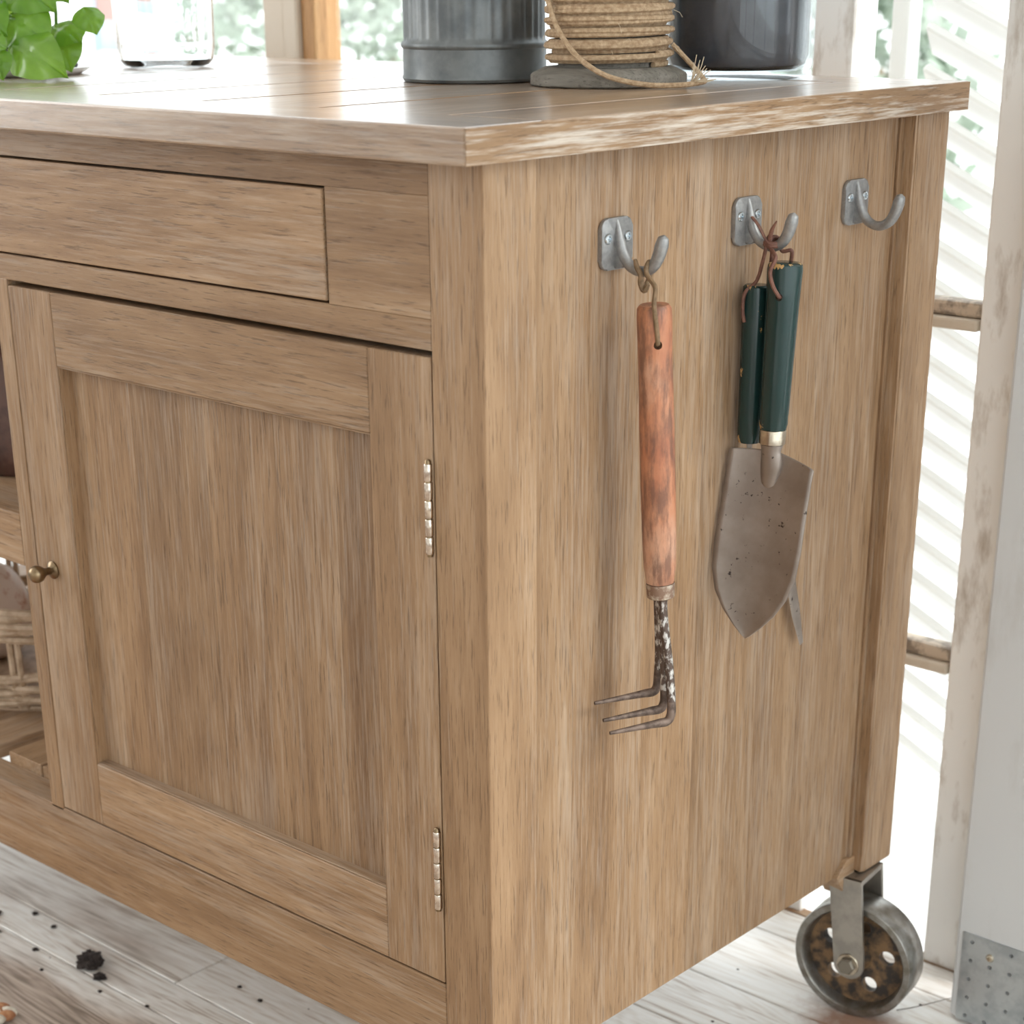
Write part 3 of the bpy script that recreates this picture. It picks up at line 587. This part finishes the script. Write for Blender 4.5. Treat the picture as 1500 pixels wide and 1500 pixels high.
bm = bmesh.new(); vv = []
add_tube(bm, smooth_path([nk - dn * 0.002, nk + dn * 0.006 + Vector((0.0005, -0.001, 0)), nk + dn * 0.018 + Vector((0.001, 0.000, 0)), nk + dn * 0.034 + Vector((-0.001, 0.0015, 0)), nk + dn * 0.052 + Vector((-0.003, 0.0035, 0))], 5), [0.0106, 0.0088, 0.0098, 0.0078, 0.0015], 16, 0.62, True, (0.19, -0.97, 0)); link('neck', bm, blade_m, tr, True)
drill(hd, top + dn * 0.0265, (0.335, -0.94, 0), 0.0031)
h2 = V(XP + 0.0285, HK[1][0], HK[1][1] - 0.0182)
ho = top + dn * 0.0245 + Vector((0.0088, -0.0110, 0)) - Vector((0.74, 0.67, 0)) * 0.005
tube('thong', [ho + Vector((-0.002, 0.006, -0.0018)), ho + Vector((0, 0.0004, -0.001)), ho + Vector((-0.004, -0.0035, 0.008)), ho + Vector((-0.0062, -0.0045, 0.019)), ho + Vector((-0.004, -0.001, 0.030)), h2 + Vector((0.002, -0.006, 0.000)), h2 + Vector((0.002, -0.004, 0.007)), h2 + Vector((0.003, 0.004, 0.006)), h2 + Vector((0.006, 0.006, -0.004)), top + Vector((0.0, 0.008, 0.008)), top + Vector((-0.003, 0.012, -0.004))], 0.0017, thong_m, tr, 8, 1.0, None, 6)
tube('thong_tail', [h2 + Vector((-0.018, -0.004, 0.022)), h2 + Vector((-0.010, -0.006, 0.016)), h2 + Vector((-0.003, -0.0065, 0.007)), h2 + Vector((0.001, -0.0065, 0.003))], 0.0020, thong_m, tr, 8, 0.5, None, 5)
tube('thong_tail', [h2 + Vector((0.001, -0.0055, 0.005)), h2 + Vector((0.003, -0.006, 0.013)), h2 + Vector((0.0075, -0.006, 0.021))], [0.002, 0.0018, 0.0006], thong_m, tr, 8, 0.5, None, 5)
kn = []
for i in range(31):
    a = i / 10 * 2 * math.pi * 0.72; kn.append(h2 + Vector((0.001 + 0.0062 * math.cos(a), -0.0005 + 0.0062 * math.sin(a), 0.004 - 0.0018 * (i / 30) * 2)))
tube('thong_knot', kn, 0.0020, thong_m, tr, 8)

we = thing('hand_weeder', 'slim hand weeder with dark green handle hanging behind the trowel', 'garden tool', V(-0.016, 0.40, -0.49))
top, bot = V(-0.0160, 0.3680, -0.1470), V(-0.0160, 0.3665, -0.2810); d = bot - top; Lh = d.length; dn = d.normalized()
lathe('handle', [(0, 0), (0.0095, 0.0003), (0.0112, 0.002), (0.0114, 0.01), (0.0108, 0.06), (0.0105, 0.11), (0.0102, Lh - 0.005), (0.009, Lh - 0.001), (0, Lh)], green_m, we, 28, frame_to(bot, -d) @ Matrix.Rotation(math.radians(200), 4, 'Z') @ Matrix.Scale(-1, 4, (0, 0, 1)) @ Matrix.Translation((0, 0, -Lh)))
bm = bmesh.new(); add_tube(bm, smooth_path([bot - dn * 0.004, V(-0.0175, 0.374, -0.300), V(-0.019, 0.402, -0.338), V(-0.0205, 0.436, -0.392), V(-0.0205, 0.4500, -0.425), V(-0.0205, 0.4620, -0.460), V(-0.0205, 0.4745, -0.494)], 6), [0.004, 0.004, 0.005, 0.0065, 0.0072, 0.0068, 0.0030], 12, 0.22, True, (1, 0.0, 0)); link('blade', bm, blade_m, we, True)
lh = top + dn * 0.030 + Vector((-0.003, -0.0112, 0))
tube('thong', [lh, lh + Vector((-0.001, -0.0015, 0.010)), lh + Vector((0.000, -0.0005, 0.024)), top + Vector((0.004, -0.006, 0.004)), h2 + Vector((-0.004, -0.0065, -0.012)), h2 + Vector((-0.001, -0.006, 0.002)), h2 + Vector((-0.003, 0.000, 0.0075)), h2 + Vector((-0.004, 0.006, -0.002)), top + Vector((0.006, 0.009, 0.004)), top + Vector((0.002, 0.0115, -0.006))], 0.0016, thong_m, we, 8, 1.0, None, 6)

# ------------------------------------------------------------------ things on the worktop
galv_m = simple('dull_zinc', (0.14, 0.155, 0.165), 0.48, 0.55, nscale=30, col2=(0.21, 0.225, 0.23), b_s=0.08)
gp = thing('galvanised_pot', 'dark zinc ribbed pot standing beside the twine spool', 'pot', (-0.392, 0.431, ZT))
bm = bmesh.new(); n = 144; prof = [(0.060, 0.0), (0.0675, 0.0005), (0.0690, 0.003), (0.0680, 0.006), (0.0680, 0.029), (0.0695, 0.0305), (0.0700, 0.0325), (0.0690, 0.0345), (0.0672, 0.036), (0.067, 0.040), (0.0672, 0.2), (0.071, 0.204), (0.072, 0.208), (0.070, 0.211), (0.066, 0.208), (0.064, 0.2), (0.064, 0.004), (0.0, 0.004)]
rings = []
for i, (r, z) in enumerate(prof):
    rib = 9 <= i <= 10
    rings.append([bm.verts.new(((r - (0.0017 * (0.5 + 0.5 * math.cos(36 * 2 * math.pi * k / n)) if rib else 0)) * math.cos(2 * math.pi * k / n), (r - (0.0017 * (0.5 + 0.5 * math.cos(36 * 2 * math.pi * k / n)) if rib else 0)) * math.sin(2 * math.pi * k / n), z)) for k in range(n)])
for a, b in zip(rings[:-1], rings[1:]):
    for k in range(n): bm.faces.new((a[k], a[(k + 1) % n], b[(k + 1) % n], b[k]))
bm.faces.new(rings[0][::-1])
bmesh.ops.remove_doubles(bm, verts=bm.verts[:], dist=1e-6); o = link('pot_body', bm, galv_m, None, True); o.parent = gp

sp_ = thing('twine_spool', 'weathered wooden spool wound with brown jute twine', 'spool', (-0.240, 0.445, ZT))
oldw = wood('weathered_grey_wood', 'x', (0.10, 0.085, 0.07), (0.22, 0.20, 0.17), (0.36, 0.33, 0.29), rough=0.75)
jute = simple('jute_twine', (0.36, 0.235, 0.135), 0.85, nscale=240, col2=(0.58, 0.43, 0.28), lo=0.35, hi=0.65, b_s=0.5)
def flange(z0):
    bm = bmesh.new(); add_lathe(bm, [(0, 0), (0.0695, 0), (0.0708, 0.0012), (0.0708, 0.0085), (0.0690, 0.0105), (0.058, 0.0155), (0.0, 0.016)], 56, Matrix.Translation((0, 0, z0)) if z0 == 0 else Matrix.Translation((0, 0, z0)) @ Matrix.Rotation(math.pi, 4, 'X'))
    bmesh.ops.recalc_face_normals(bm, faces=bm.faces[:]); o = link('flange', bm, oldw, None, True); o.parent = sp_
flange(0); flange(0.196)
bm = bmesh.new(); add_lathe(bm, [(0, 0.014), (0.046, 0.014), (0.046, 0.182), (0, 0.182)], 32); o = link('core', bm, oldw, None); o.parent = sp_
bm = bmesh.new(); pts = []; turns = 37; seg = 40
for i in range(turns * seg + 1):
    a = 2 * math.pi * i / seg; t = i / (turns * seg); z = 0.0175 + t * 0.161 + 0.0012 * math.sin(a * 0.37) ; r = 0.0525 + 0.0012 * math.sin(a * 0.71) + 0.001 * math.sin(a * 0.23) - 0.002 * abs(2 * t - 1)
    pts.append((r * math.cos(a), r * math.sin(a), z))
add_tube(bm, pts, 0.0028, 7)
pts = []; turns = 30
for i in range(turns * seg + 1):
    a = 2 * math.pi * i / seg; t = i / (turns * seg); z = 0.024 + (1 - t) * 0.146 + 0.004 * math.sin(a * 0.5 + 1); r = 0.0555 + 0.0010 * math.sin(a * 0.63)
    pts.append((r * math.cos(-a), r * math.sin(-a), z))
add_tube(bm, pts, 0.0025, 7); o = link('wound_twine', bm, jute, None, True); o.parent = sp_
o = tube('loose_strand', [(-0.050, -0.036, 0.125), (-0.036, -0.050, 0.098), (-0.022, -0.0585, 0.072), (-0.010, -0.062, 0.052), (0.008, -0.0640, 0.033), (0.028, -0.064, 0.0195), (0.050, -0.058, 0.0095), (0.075, -0.040, 0.0035), (0.096, -0.018, 0.003), (0.100, 0.006, 0.0045), (0.090, 0.022, 0.006), (0.066, 0.034, 0.018), (0.050, 0.028, 0.034)], 0.0023, jute, None, 8, 1.0, None, 8); o.parent = sp_
bm = bmesh.new()
for i in range(26):
    p0 = Vector((0.097, -0.006, 0.004)); dd = Vector((random.uniform(0.1, 0.9), random.uniform(-0.2, 0.8), random.uniform(0.0, 1.4))).normalized(); l = random.uniform(0.008, 0.024)
    add_tube(bm, smooth_path([p0, p0 + dd * l * 0.5 + Vector((0.001, 0, 0.001)), p0 + dd * l + Vector((random.uniform(-0.003, 0.003), 0, random.uniform(0, 0.004)))], 3), 0.00035, 4)
for i in range(60):
    a = random.uniform(0, 6.28); z = random.uniform(0.03, 0.17); p0 = Vector((0.057 * math.cos(a), 0.057 * math.sin(a), z)); dd = Vector((math.cos(a), math.sin(a), random.uniform(-1, 1)))
    add_tube(bm, [p0, p0 + dd * 0.004 + Vector((0.001, 0.001, 0)), p0 + dd * 0.006 + Vector((0.002, 0.001, -0.003))], 0.0002, 3)
o = link('frayed_fibres', bm, simple('pale_fibre', (0.66, 0.55, 0.4), 0.8), None); o.parent = sp_; o['kind'] = 'stuff'

sj = thing('storage_jar', 'wide glass jar filled with dark charcoal-grey contents', 'jar', (-0.2075, 0.597, ZT))
o = lathe('glass', [(0, 0.0), (0.058, 0.0), (0.066, 0.003), (0.071, 0.010), (0.0725, 0.02), (0.0725, 0.24), (0.069, 0.24), (0.069, 0.02), (0.066, 0.011), (0.058, 0.007), (0, 0.007)], jarglass_m, None, 64); o.parent = sj
o = lathe('contents', [(0, 0.0085), (0.056, 0.0085), (0.064, 0.0125), (0.0670, 0.021), (0.0672, 0.205), (0.04, 0.21), (0, 0.209)], simple('charcoal_contents', (0.055, 0.056, 0.068), 0.14, nscale=22, col2=(0.085, 0.085, 0.1)), None, 64); o.parent = sj

clear_m, _nt, _b = newmat('clear_glass'); _b.inputs['Transmission Weight'].default_value = 1.0; _b.inputs['Roughness'].default_value = 0.0; _b.inputs['IOR'].default_value = 1.45; _b.inputs['Base Color'].default_value = (0.97, 0.985, 0.99, 1)
cj = thing('clear_jar', 'empty clear glass jar standing near the basil', 'jar', (-0.880, 0.448, ZT))
o = lathe('glass', [(0, 0.0012), (0.030, 0.0012), (0.040, 0.0), (0.0475, 0.002), (0.0520, 0.008), (0.0545, 0.02), (0.0560, 0.08), (0.0560, 0.15), (0.050, 0.168), (0.040, 0.176), (0.040, 0.192), (0.0375, 0.192), (0.0375, 0.176), (0.0475, 0.166), (0.0530, 0.149), (0.0530, 0.08), (0.0515, 0.02), (0.048, 0.009), (0.040, 0.006), (0, 0.007)], clear_m, None, 56); o.parent = cj

def leaf_mat():
    mt, nt, b = newmat('basil_leaf'); v = coords(nt, None); n = noise(nt, v, 30, 4)
    c = ramp(nt, n, [(0.3, (0.085, 0.22, 0.018)), (0.7, (0.20, 0.40, 0.05))]); L(nt, c, b.inputs['Base Color']); b.inputs['Roughness'].default_value = 0.24
    out = nt.nodes['Material Output']; t = N(nt, 'ShaderNodeBsdfTranslucent'); t.inputs[0].default_value = (0.38, 0.62, 0.06, 1); mx = N(nt, 'ShaderNodeMixShader'); mx.inputs[0].default_value = 0.35
    L(nt, b.outputs[0], mx.inputs[1]); L(nt, t.outputs[0], mx.inputs[2]); L(nt, mx.outputs[0], out.inputs[0]); bump(nt, b, n, 0.2, 0.002); return mt
leaf_m = leaf_mat(); soil_m = simple('dark_soil', (0.025, 0.018, 0.016), 0.95, nscale=120, col2=(0.06, 0.045, 0.04), b_s=0.8)
ba = thing('basil_plant', 'leafy green basil plant with soil in a shallow white dish', 'plant', (-0.80, 0.215, ZT))
def LO(name, bm, mat, smooth=True):
    o = link(name, bm, mat, ba, smooth); return o
lathe('dish', [(0, 0), (0.075, 0), (0.083, 0.004), (0.085, 0.007), (0.083, 0.0075), (0.078, 0.005), (0, 0.004)], simple('white_glaze', (0.85, 0.85, 0.84), 0.15), ba, 48, Matrix.Translation((-0.888, 0.245, ZT)))
bm = bmesh.new(); add_lathe(bm, [(0, 0.004), (0.070, 0.005), (0.072, 0.010), (0.06, 0.019), (0.03, 0.026), (0, 0.028)], 40, Matrix.Translation((-0.888, 0.245, ZT)))
for v in bm.verts: v.co.z += 0.004 * mnoise.noise(v.co * 90); v.co.x += 0.003 * mnoise.noise(v.co * 70)
LO('soil', bm, soil_m)
def leaf(base, tip, wid, nrm, cup=0.35, droop=0.18):
    b_, t_ = V(*base), V(*tip); ax = t_ - b_; ln = ax.length; ax.normalize(); nr = Vector(nrm); nr = (nr - ax * nr.dot(ax)).normalized(); sd_ = ax.cross(nr)
    bm = bmesh.new(); NU, NV = 14, 20; rows = []
    for j in range(NV + 1):
        t = j / NV; w = wid * (math.sin(math.pi * min(1, t ** 0.72)) ** 0.85) * (1 - 0.15 * t) if 0 < j < NV else 0.0004; row = []
        for i in range(NU + 1):
            u = -1 + 2 * i / NU; h = -cup * w * (abs(u) ** 1.6) + wid * 0.06 * math.sin(t * 16) * abs(u) - 0.10 * wid * (1 - min(1, abs(u) * 4)) + 0.025 * wid * math.sin(t * 22 - abs(u) * 7) * min(1, abs(u) * 3) + droop * ln * math.sin(math.pi * t) * 0.6
            row.append(bm.verts.new(b_ + ax * (t * ln) + sd_ * (u * w) + nr * h))
        rows.append(row)
    for a, c in zip(rows[:-1], rows[1:]):
        for i in range(NU): bm.faces.new((a[i], a[i + 1], c[i + 1], c[i]))
    o = link('leaf', bm, leaf_m, ba, True); return o
VC = (0.66, -0.70, 0.35)
LV = [((-0.7950, 0.190, 0.0360), (-0.6950, 0.182, 0.0045), 0.029, (0.5, -0.75, 0.45)), ((-0.815, 0.205, 0.0600), (-0.745, 0.200, 0.0330), 0.030, (0.45, -0.7, 0.55)), ((-0.800, 0.245, 0.0490), (-0.748, 0.240, 0.0330), 0.024, (0.6, -0.5, 0.6)),
      ((-0.779, 0.235, 0.0400), (-0.7554, 0.230, 0.0060), 0.021, (0.7, -0.7, 0.1)), ((-0.842, 0.225, 0.0900), (-0.758, 0.220, 0.0620), 0.030, (0.3, -0.6, 0.75)), ((-0.845, 0.190, 0.0680), (-0.795, 0.185, 0.0400), 0.024, (0.4, -0.8, 0.4)),
      ((-0.810, 0.172, 0.0370), (-0.772, 0.168, 0.0290), 0.013, (0.5, -0.7, 0.5)), ((-0.785, 0.162, 0.0290), (-0.771, 0.160, 0.0008), 0.016, (0.7, -0.7, 0.1)), ((-0.860, 0.262, 0.0980), (-0.786, 0.256, 0.0700), 0.030, (0.3, -0.5, 0.8)),
      ((-0.770, 0.262, 0.066), (-0.752, 0.262, 0.040), 0.018, (0.75, -0.4, 0.5)), ((-0.86, 0.17, 0.050), (-0.815, 0.165, 0.015), 0.026, (0.5, -0.8, 0.3)), ((-0.865, 0.22, 0.115), (-0.795, 0.20, 0.105), 0.028, (0.1, -0.4, 0.9)),
      ((-0.83, 0.25, 0.125), (-0.775, 0.27, 0.115), 0.026, (0.1, -0.3, 0.9)), ((-0.88, 0.29, 0.10), (-0.83, 0.335, 0.08), 0.028, (0.2, 0.5, 0.8)), ((-0.90, 0.20, 0.09), (-0.96, 0.17, 0.06), 0.028, (-0.4, -0.3, 0.8)), ((-0.89, 0.27, 0.08), (-0.95, 0.31, 0.05), 0.028, (-0.4, 0.3, 0.8)), ((-0.88, 0.19, 0.06), (-0.89, 0.13, 0.03), 0.026, (0, -0.7, 0.6))]
for b_, t_, w, nr in LV: leaf(b_, t_, w, nr)
for i in range(6):
    a = i * 1.05; bx, by = -0.838 + 0.03 * math.cos(a), 0.232 + 0.03 * math.sin(a)
    o = tube('stem', [(bx, by, ZT + 0.012), (bx + 0.006 * math.cos(a), by + 0.006 * math.sin(a), ZT + 0.06), (bx + 0.012 * math.cos(a), by, ZT + 0.12)], 0.0018, leaf_m, ba, 6, 1.0, None, 4)

# ------------------------------------------------------------------ things in the open bay
cane = simple('pale_willow', (0.42, 0.30, 0.2), 0.5, nscale=60, col2=(0.62, 0.48, 0.35), b_s=0.2)
BX, BY, BZ = -0.955, 0.300, ZT - 0.6765
bk = thing('willow_basket', 'open-weave willow basket on the bottom slats of the island', 'basket', (BX, BY, BZ))
def ring(rx, ry, z, r, wob, ph, n=72):
    return [(BX + (rx + wob * math.sin(k * math.pi * 14 / n * 2 + ph)) * math.cos(2 * math.pi * k / n), BY + (ry + wob * math.sin(k * math.pi * 14 / n * 2 + ph)) * math.sin(2 * math.pi * k / n), BZ + z + 0.002 * math.sin(6 * math.pi * k / n + ph)) for k in range(n + 1)]
RX, RY = 0.205, 0.215
for i, (z, rr, dr_) in enumerate(((0.004, 0.0045, -0.02), (0.011, 0.0045, -0.012), (0.018, 0.0045, -0.008), (0.025, 0.0042, -0.006), (0.032, 0.0042, -0.005), (0.040, 0.0042, -0.004), (0.092, 0.0052, 0.0), (0.100, 0.0055, 0.003), (0.108, 0.0055, 0.004), (0.116, 0.0058, 0.003), (0.123, 0.0055, 0.001), (0.044, 0.004, -0.004))):
    tube('weaver', ring(RX + dr_, RY + dr_, z, rr, 0.004 if i < 6 or i == 11 else 0.003, (i % 2) * math.pi), rr, cane, bk, 8)
for k in range(28):
    for s in (-1, 1):
        a = 2 * math.pi * k / 28 + s * 0.021; ca, sa = math.cos(a), math.sin(a)
        tube('stake', [(BX + (RX - 0.018) * ca, BY + (RY - 0.018) * sa, BZ + 0.003), (BX + (RX - 0.006) * ca, BY + (RY - 0.006) * sa, BZ + 0.03), (BX + (RX - 0.001) * ca, BY + (RY - 0.001) * sa, BZ + 0.118)], 0.0040, cane, bk, 7, 1.0, None, 3)
bm = bmesh.new(); add_lathe(bm, [(0, 0), (0.19, 0), (0.192, 0.004), (0.19, 0.007), (0, 0.007)], 48, Matrix.Translation((BX, BY, BZ)) @ Matrix.Diagonal((1, 1.05, 1, 1))); bmesh.ops.recalc_face_normals(bm, faces=bm.faces[:]); link('base', bm, cane, bk, True)
gourd_m = simple('speckled_gourd_skin', (0.85, 0.70, 0.60), 0.45, nscale=75, col2=(0.56, 0.25, 0.13), lo=0.54, hi=0.68)
for (gx, gy, r, hh, lb) in ((-0.868, 0.245, 0.054, 0.120, 'large pale gourd with orange speckles in the willow basket'), (-1.005, 0.215, 0.060, 0.12, 'rounder pale speckled gourd at the far side of the basket'), (-0.95, 0.365, 0.062, 0.14, 'pale speckled gourd resting at the back of the basket')):
    g = thing('gourd', lb, 'gourd', (gx, gy, BZ + 0.007)); bm = bmesh.new()
    add_lathe(bm, [(0, 0)] + [(r * math.sin(math.pi * (t / 14)) ** 0.8 * (1 - 0.28 * t / 14), hh * (1 - math.cos(math.pi * t / 14)) / 2) for t in range(1, 14)] + [(0, hh)], 32)
    for v in bm.verts: v.co += v.co.normalized() * 0.003 * mnoise.noise(v.co * 30 + Vector((gx * 9, 0, 0)))
    bmesh.ops.recalc_face_normals(bm, faces=bm.faces[:]); o = link('fruit', bm, gourd_m, None, True); o.parent = g
    o = tube('stalk', [(0, 0, hh - 0.003), (0.004, 0, hh + 0.012), (0.012, 0.002, hh + 0.02)], [0.006, 0.0045, 0.004], stem_m, None, 8, 1.0, None, 4); o.parent = g
bj = thing('brown_crock', 'dark brown stoneware crock with a wire clasp on the upper shelf', 'jar', (-0.795, 0.155, ZT - 0.386))
o = lathe('crock_body', [(0, 0), (0.052, 0), (0.056, 0.004), (0.057, 0.02), (0.057, 0.115), (0.052, 0.128), (0.044, 0.134), (0.044, 0.146), (0.040, 0.146), (0.040, 0.13), (0, 0.128)], simple('brown_glaze', (0.075, 0.035, 0.028), 0.25, nscale=30, col2=(0.13, 0.065, 0.05)), None, 48); o.parent = bj
o = lathe('lid', [(0, 0.146), (0.048, 0.146), (0.05, 0.150), (0.047, 0.157), (0.015, 0.161), (0.012, 0.172), (0, 0.174)], simple('reddish_lid', (0.20, 0.085, 0.065), 0.4, nscale=40, col2=(0.12, 0.06, 0.05)), None, 40); o.parent = bj
o = tube('wire_clasp', [(0.052, -0.028, 0.03), (0.056, -0.030, 0.018), (0.058, -0.018, 0.014), (0.061, -0.008, 0.026), (0.060, -0.008, 0.045), (0.057, -0.018, 0.055), (0.053, -0.027, 0.045), (0.052, -0.028, 0.03)], 0.0014, zinc_m, None, 8, 1.0, None, 5); o.parent = bj

# ------------------------------------------------------------------ on the floor
def clump(name, c, r, label, seed, group=None):
    bm = bmesh.new(); bmesh.ops.create_icosphere(bm, subdivisions=4, radius=1)
    for v in bm.verts:
        n = mnoise.noise(v.co * 1.6 + Vector((seed, 0, 0))) * 0.5 + mnoise.noise(v.co * 4 + Vector((0, seed, 0))) * 0.35 + mnoise.noise(v.co * 11) * 0.22
        v.co = Vector((v.co.x * 1.15, v.co.y, max(-0.35, v.co.z * 0.55))) * (1 + n); v.co *= r
    z0 = min(v.co.z for v in bm.verts)
    for v in bm.verts: v.co += Vector((0, 0, -z0 - 0.0005))
    o = link(name, bm, soil_m, None, False, (c[0], c[1], 0)); return tag(o, label, 'soil', group)
clump('soil_clump', (-0.722, 0.119), 0.0135, 'largest dark clump of soil on the whitewashed floorboards', 3.1)
clump('soil_clump', (-0.690, 0.108), 0.0062, 'smaller clump of soil just beside the largest one', 5.7)
for i, (x, y, r) in enumerate(((-0.83, 0.145, 0.004), (-0.80, 0.098, 0.0042), (-0.875, 0.15, 0.0045), (-0.87, 0.095, 0.0035), (-0.60, 0.105, 0.0028), (-0.555, 0.20, 0.0030), (-0.515, 0.195, 0.0036), (-0.91, 0.118, 0.007), (-0.665, 0.09, 0.003), (-0.16, 0.60, 0.0016), (-0.115, 0.49, 0.002), (0.035, 0.668, 0.002), (-0.755, 0.075, 0.0028))):
    clump('soil_crumb', (x, y), r * 0.72, 'tiny dark crumb of soil scattered on the floorboards', 8.3 + i, 'soil crumbs on the floor')
twig = tube('twig', [(0.022, 0.640, 0.001), (0.034, 0.654, 0.003), (0.047, 0.678, 0.004), (0.056, 0.70, 0.0035)], [0.0007, 0.0006, 0.0005, 0.0003], simple('twig_bark', (0.12, 0.09, 0.07), 0.8), None, 6, 1.0, None, 4); tag(twig, 'thin dark twig on the floor between wheel and metal plate', 'twig')
# corner of a braided mat at the front
mat_ = thing('braided_mat', 'chunky braided jute mat on the floor in front of the island', 'mat', (-0.85, -0.16, 0))
bm1 = simple('mat_jute_brown', (0.36, 0.15, 0.07), 0.85, nscale=90, col2=(0.48, 0.24, 0.12), b_s=0.4); bm2 = simple('mat_jute_cream', (0.72, 0.66, 0.56), 0.85, nscale=90, col2=(0.6, 0.52, 0.42), b_s=0.4)
mx1, my1 = -0.685, -0.003
zbase = box('mat_base', (-1.2, mx1 - 0.006, -0.35, my1 - 0.006, 0.0, 0.008), bm1, mat_, 0.002)
def lump(c, d, mat):
    bm = bmesh.new(); bmesh.ops.create_uvsphere(bm, u_segments=12, v_segments=8, radius=1); M = Matrix.Translation(c) @ Matrix.Rotation(d, 4, 'Z') @ Matrix.Diagonal((0.0105, 0.0062, 0.0065, 1))
    for v in bm.verts: v.co = M @ v.co
    link('braid_strand', bm, mat, mat_, True)
for k in range(26):
    lump((mx1 - 0.010 - k * 0.0125, my1 - 0.006, 0.0068), math.radians(35), bm1 if k % 2 else bm2); lump((mx1 - 0.016 - k * 0.0125, my1 - 0.013, 0.0068), math.radians(-35), bm2 if k % 2 else bm1)
for k in range(22):
    lump((mx1 - 0.005, my1 - 0.012 - k * 0.0125, 0.0068), math.radians(55), bm2 if k % 2 else bm1); lump((mx1 - 0.012, my1 - 0.018 - k * 0.0125, 0.0068), math.radians(125), bm1 if k % 2 else bm2)
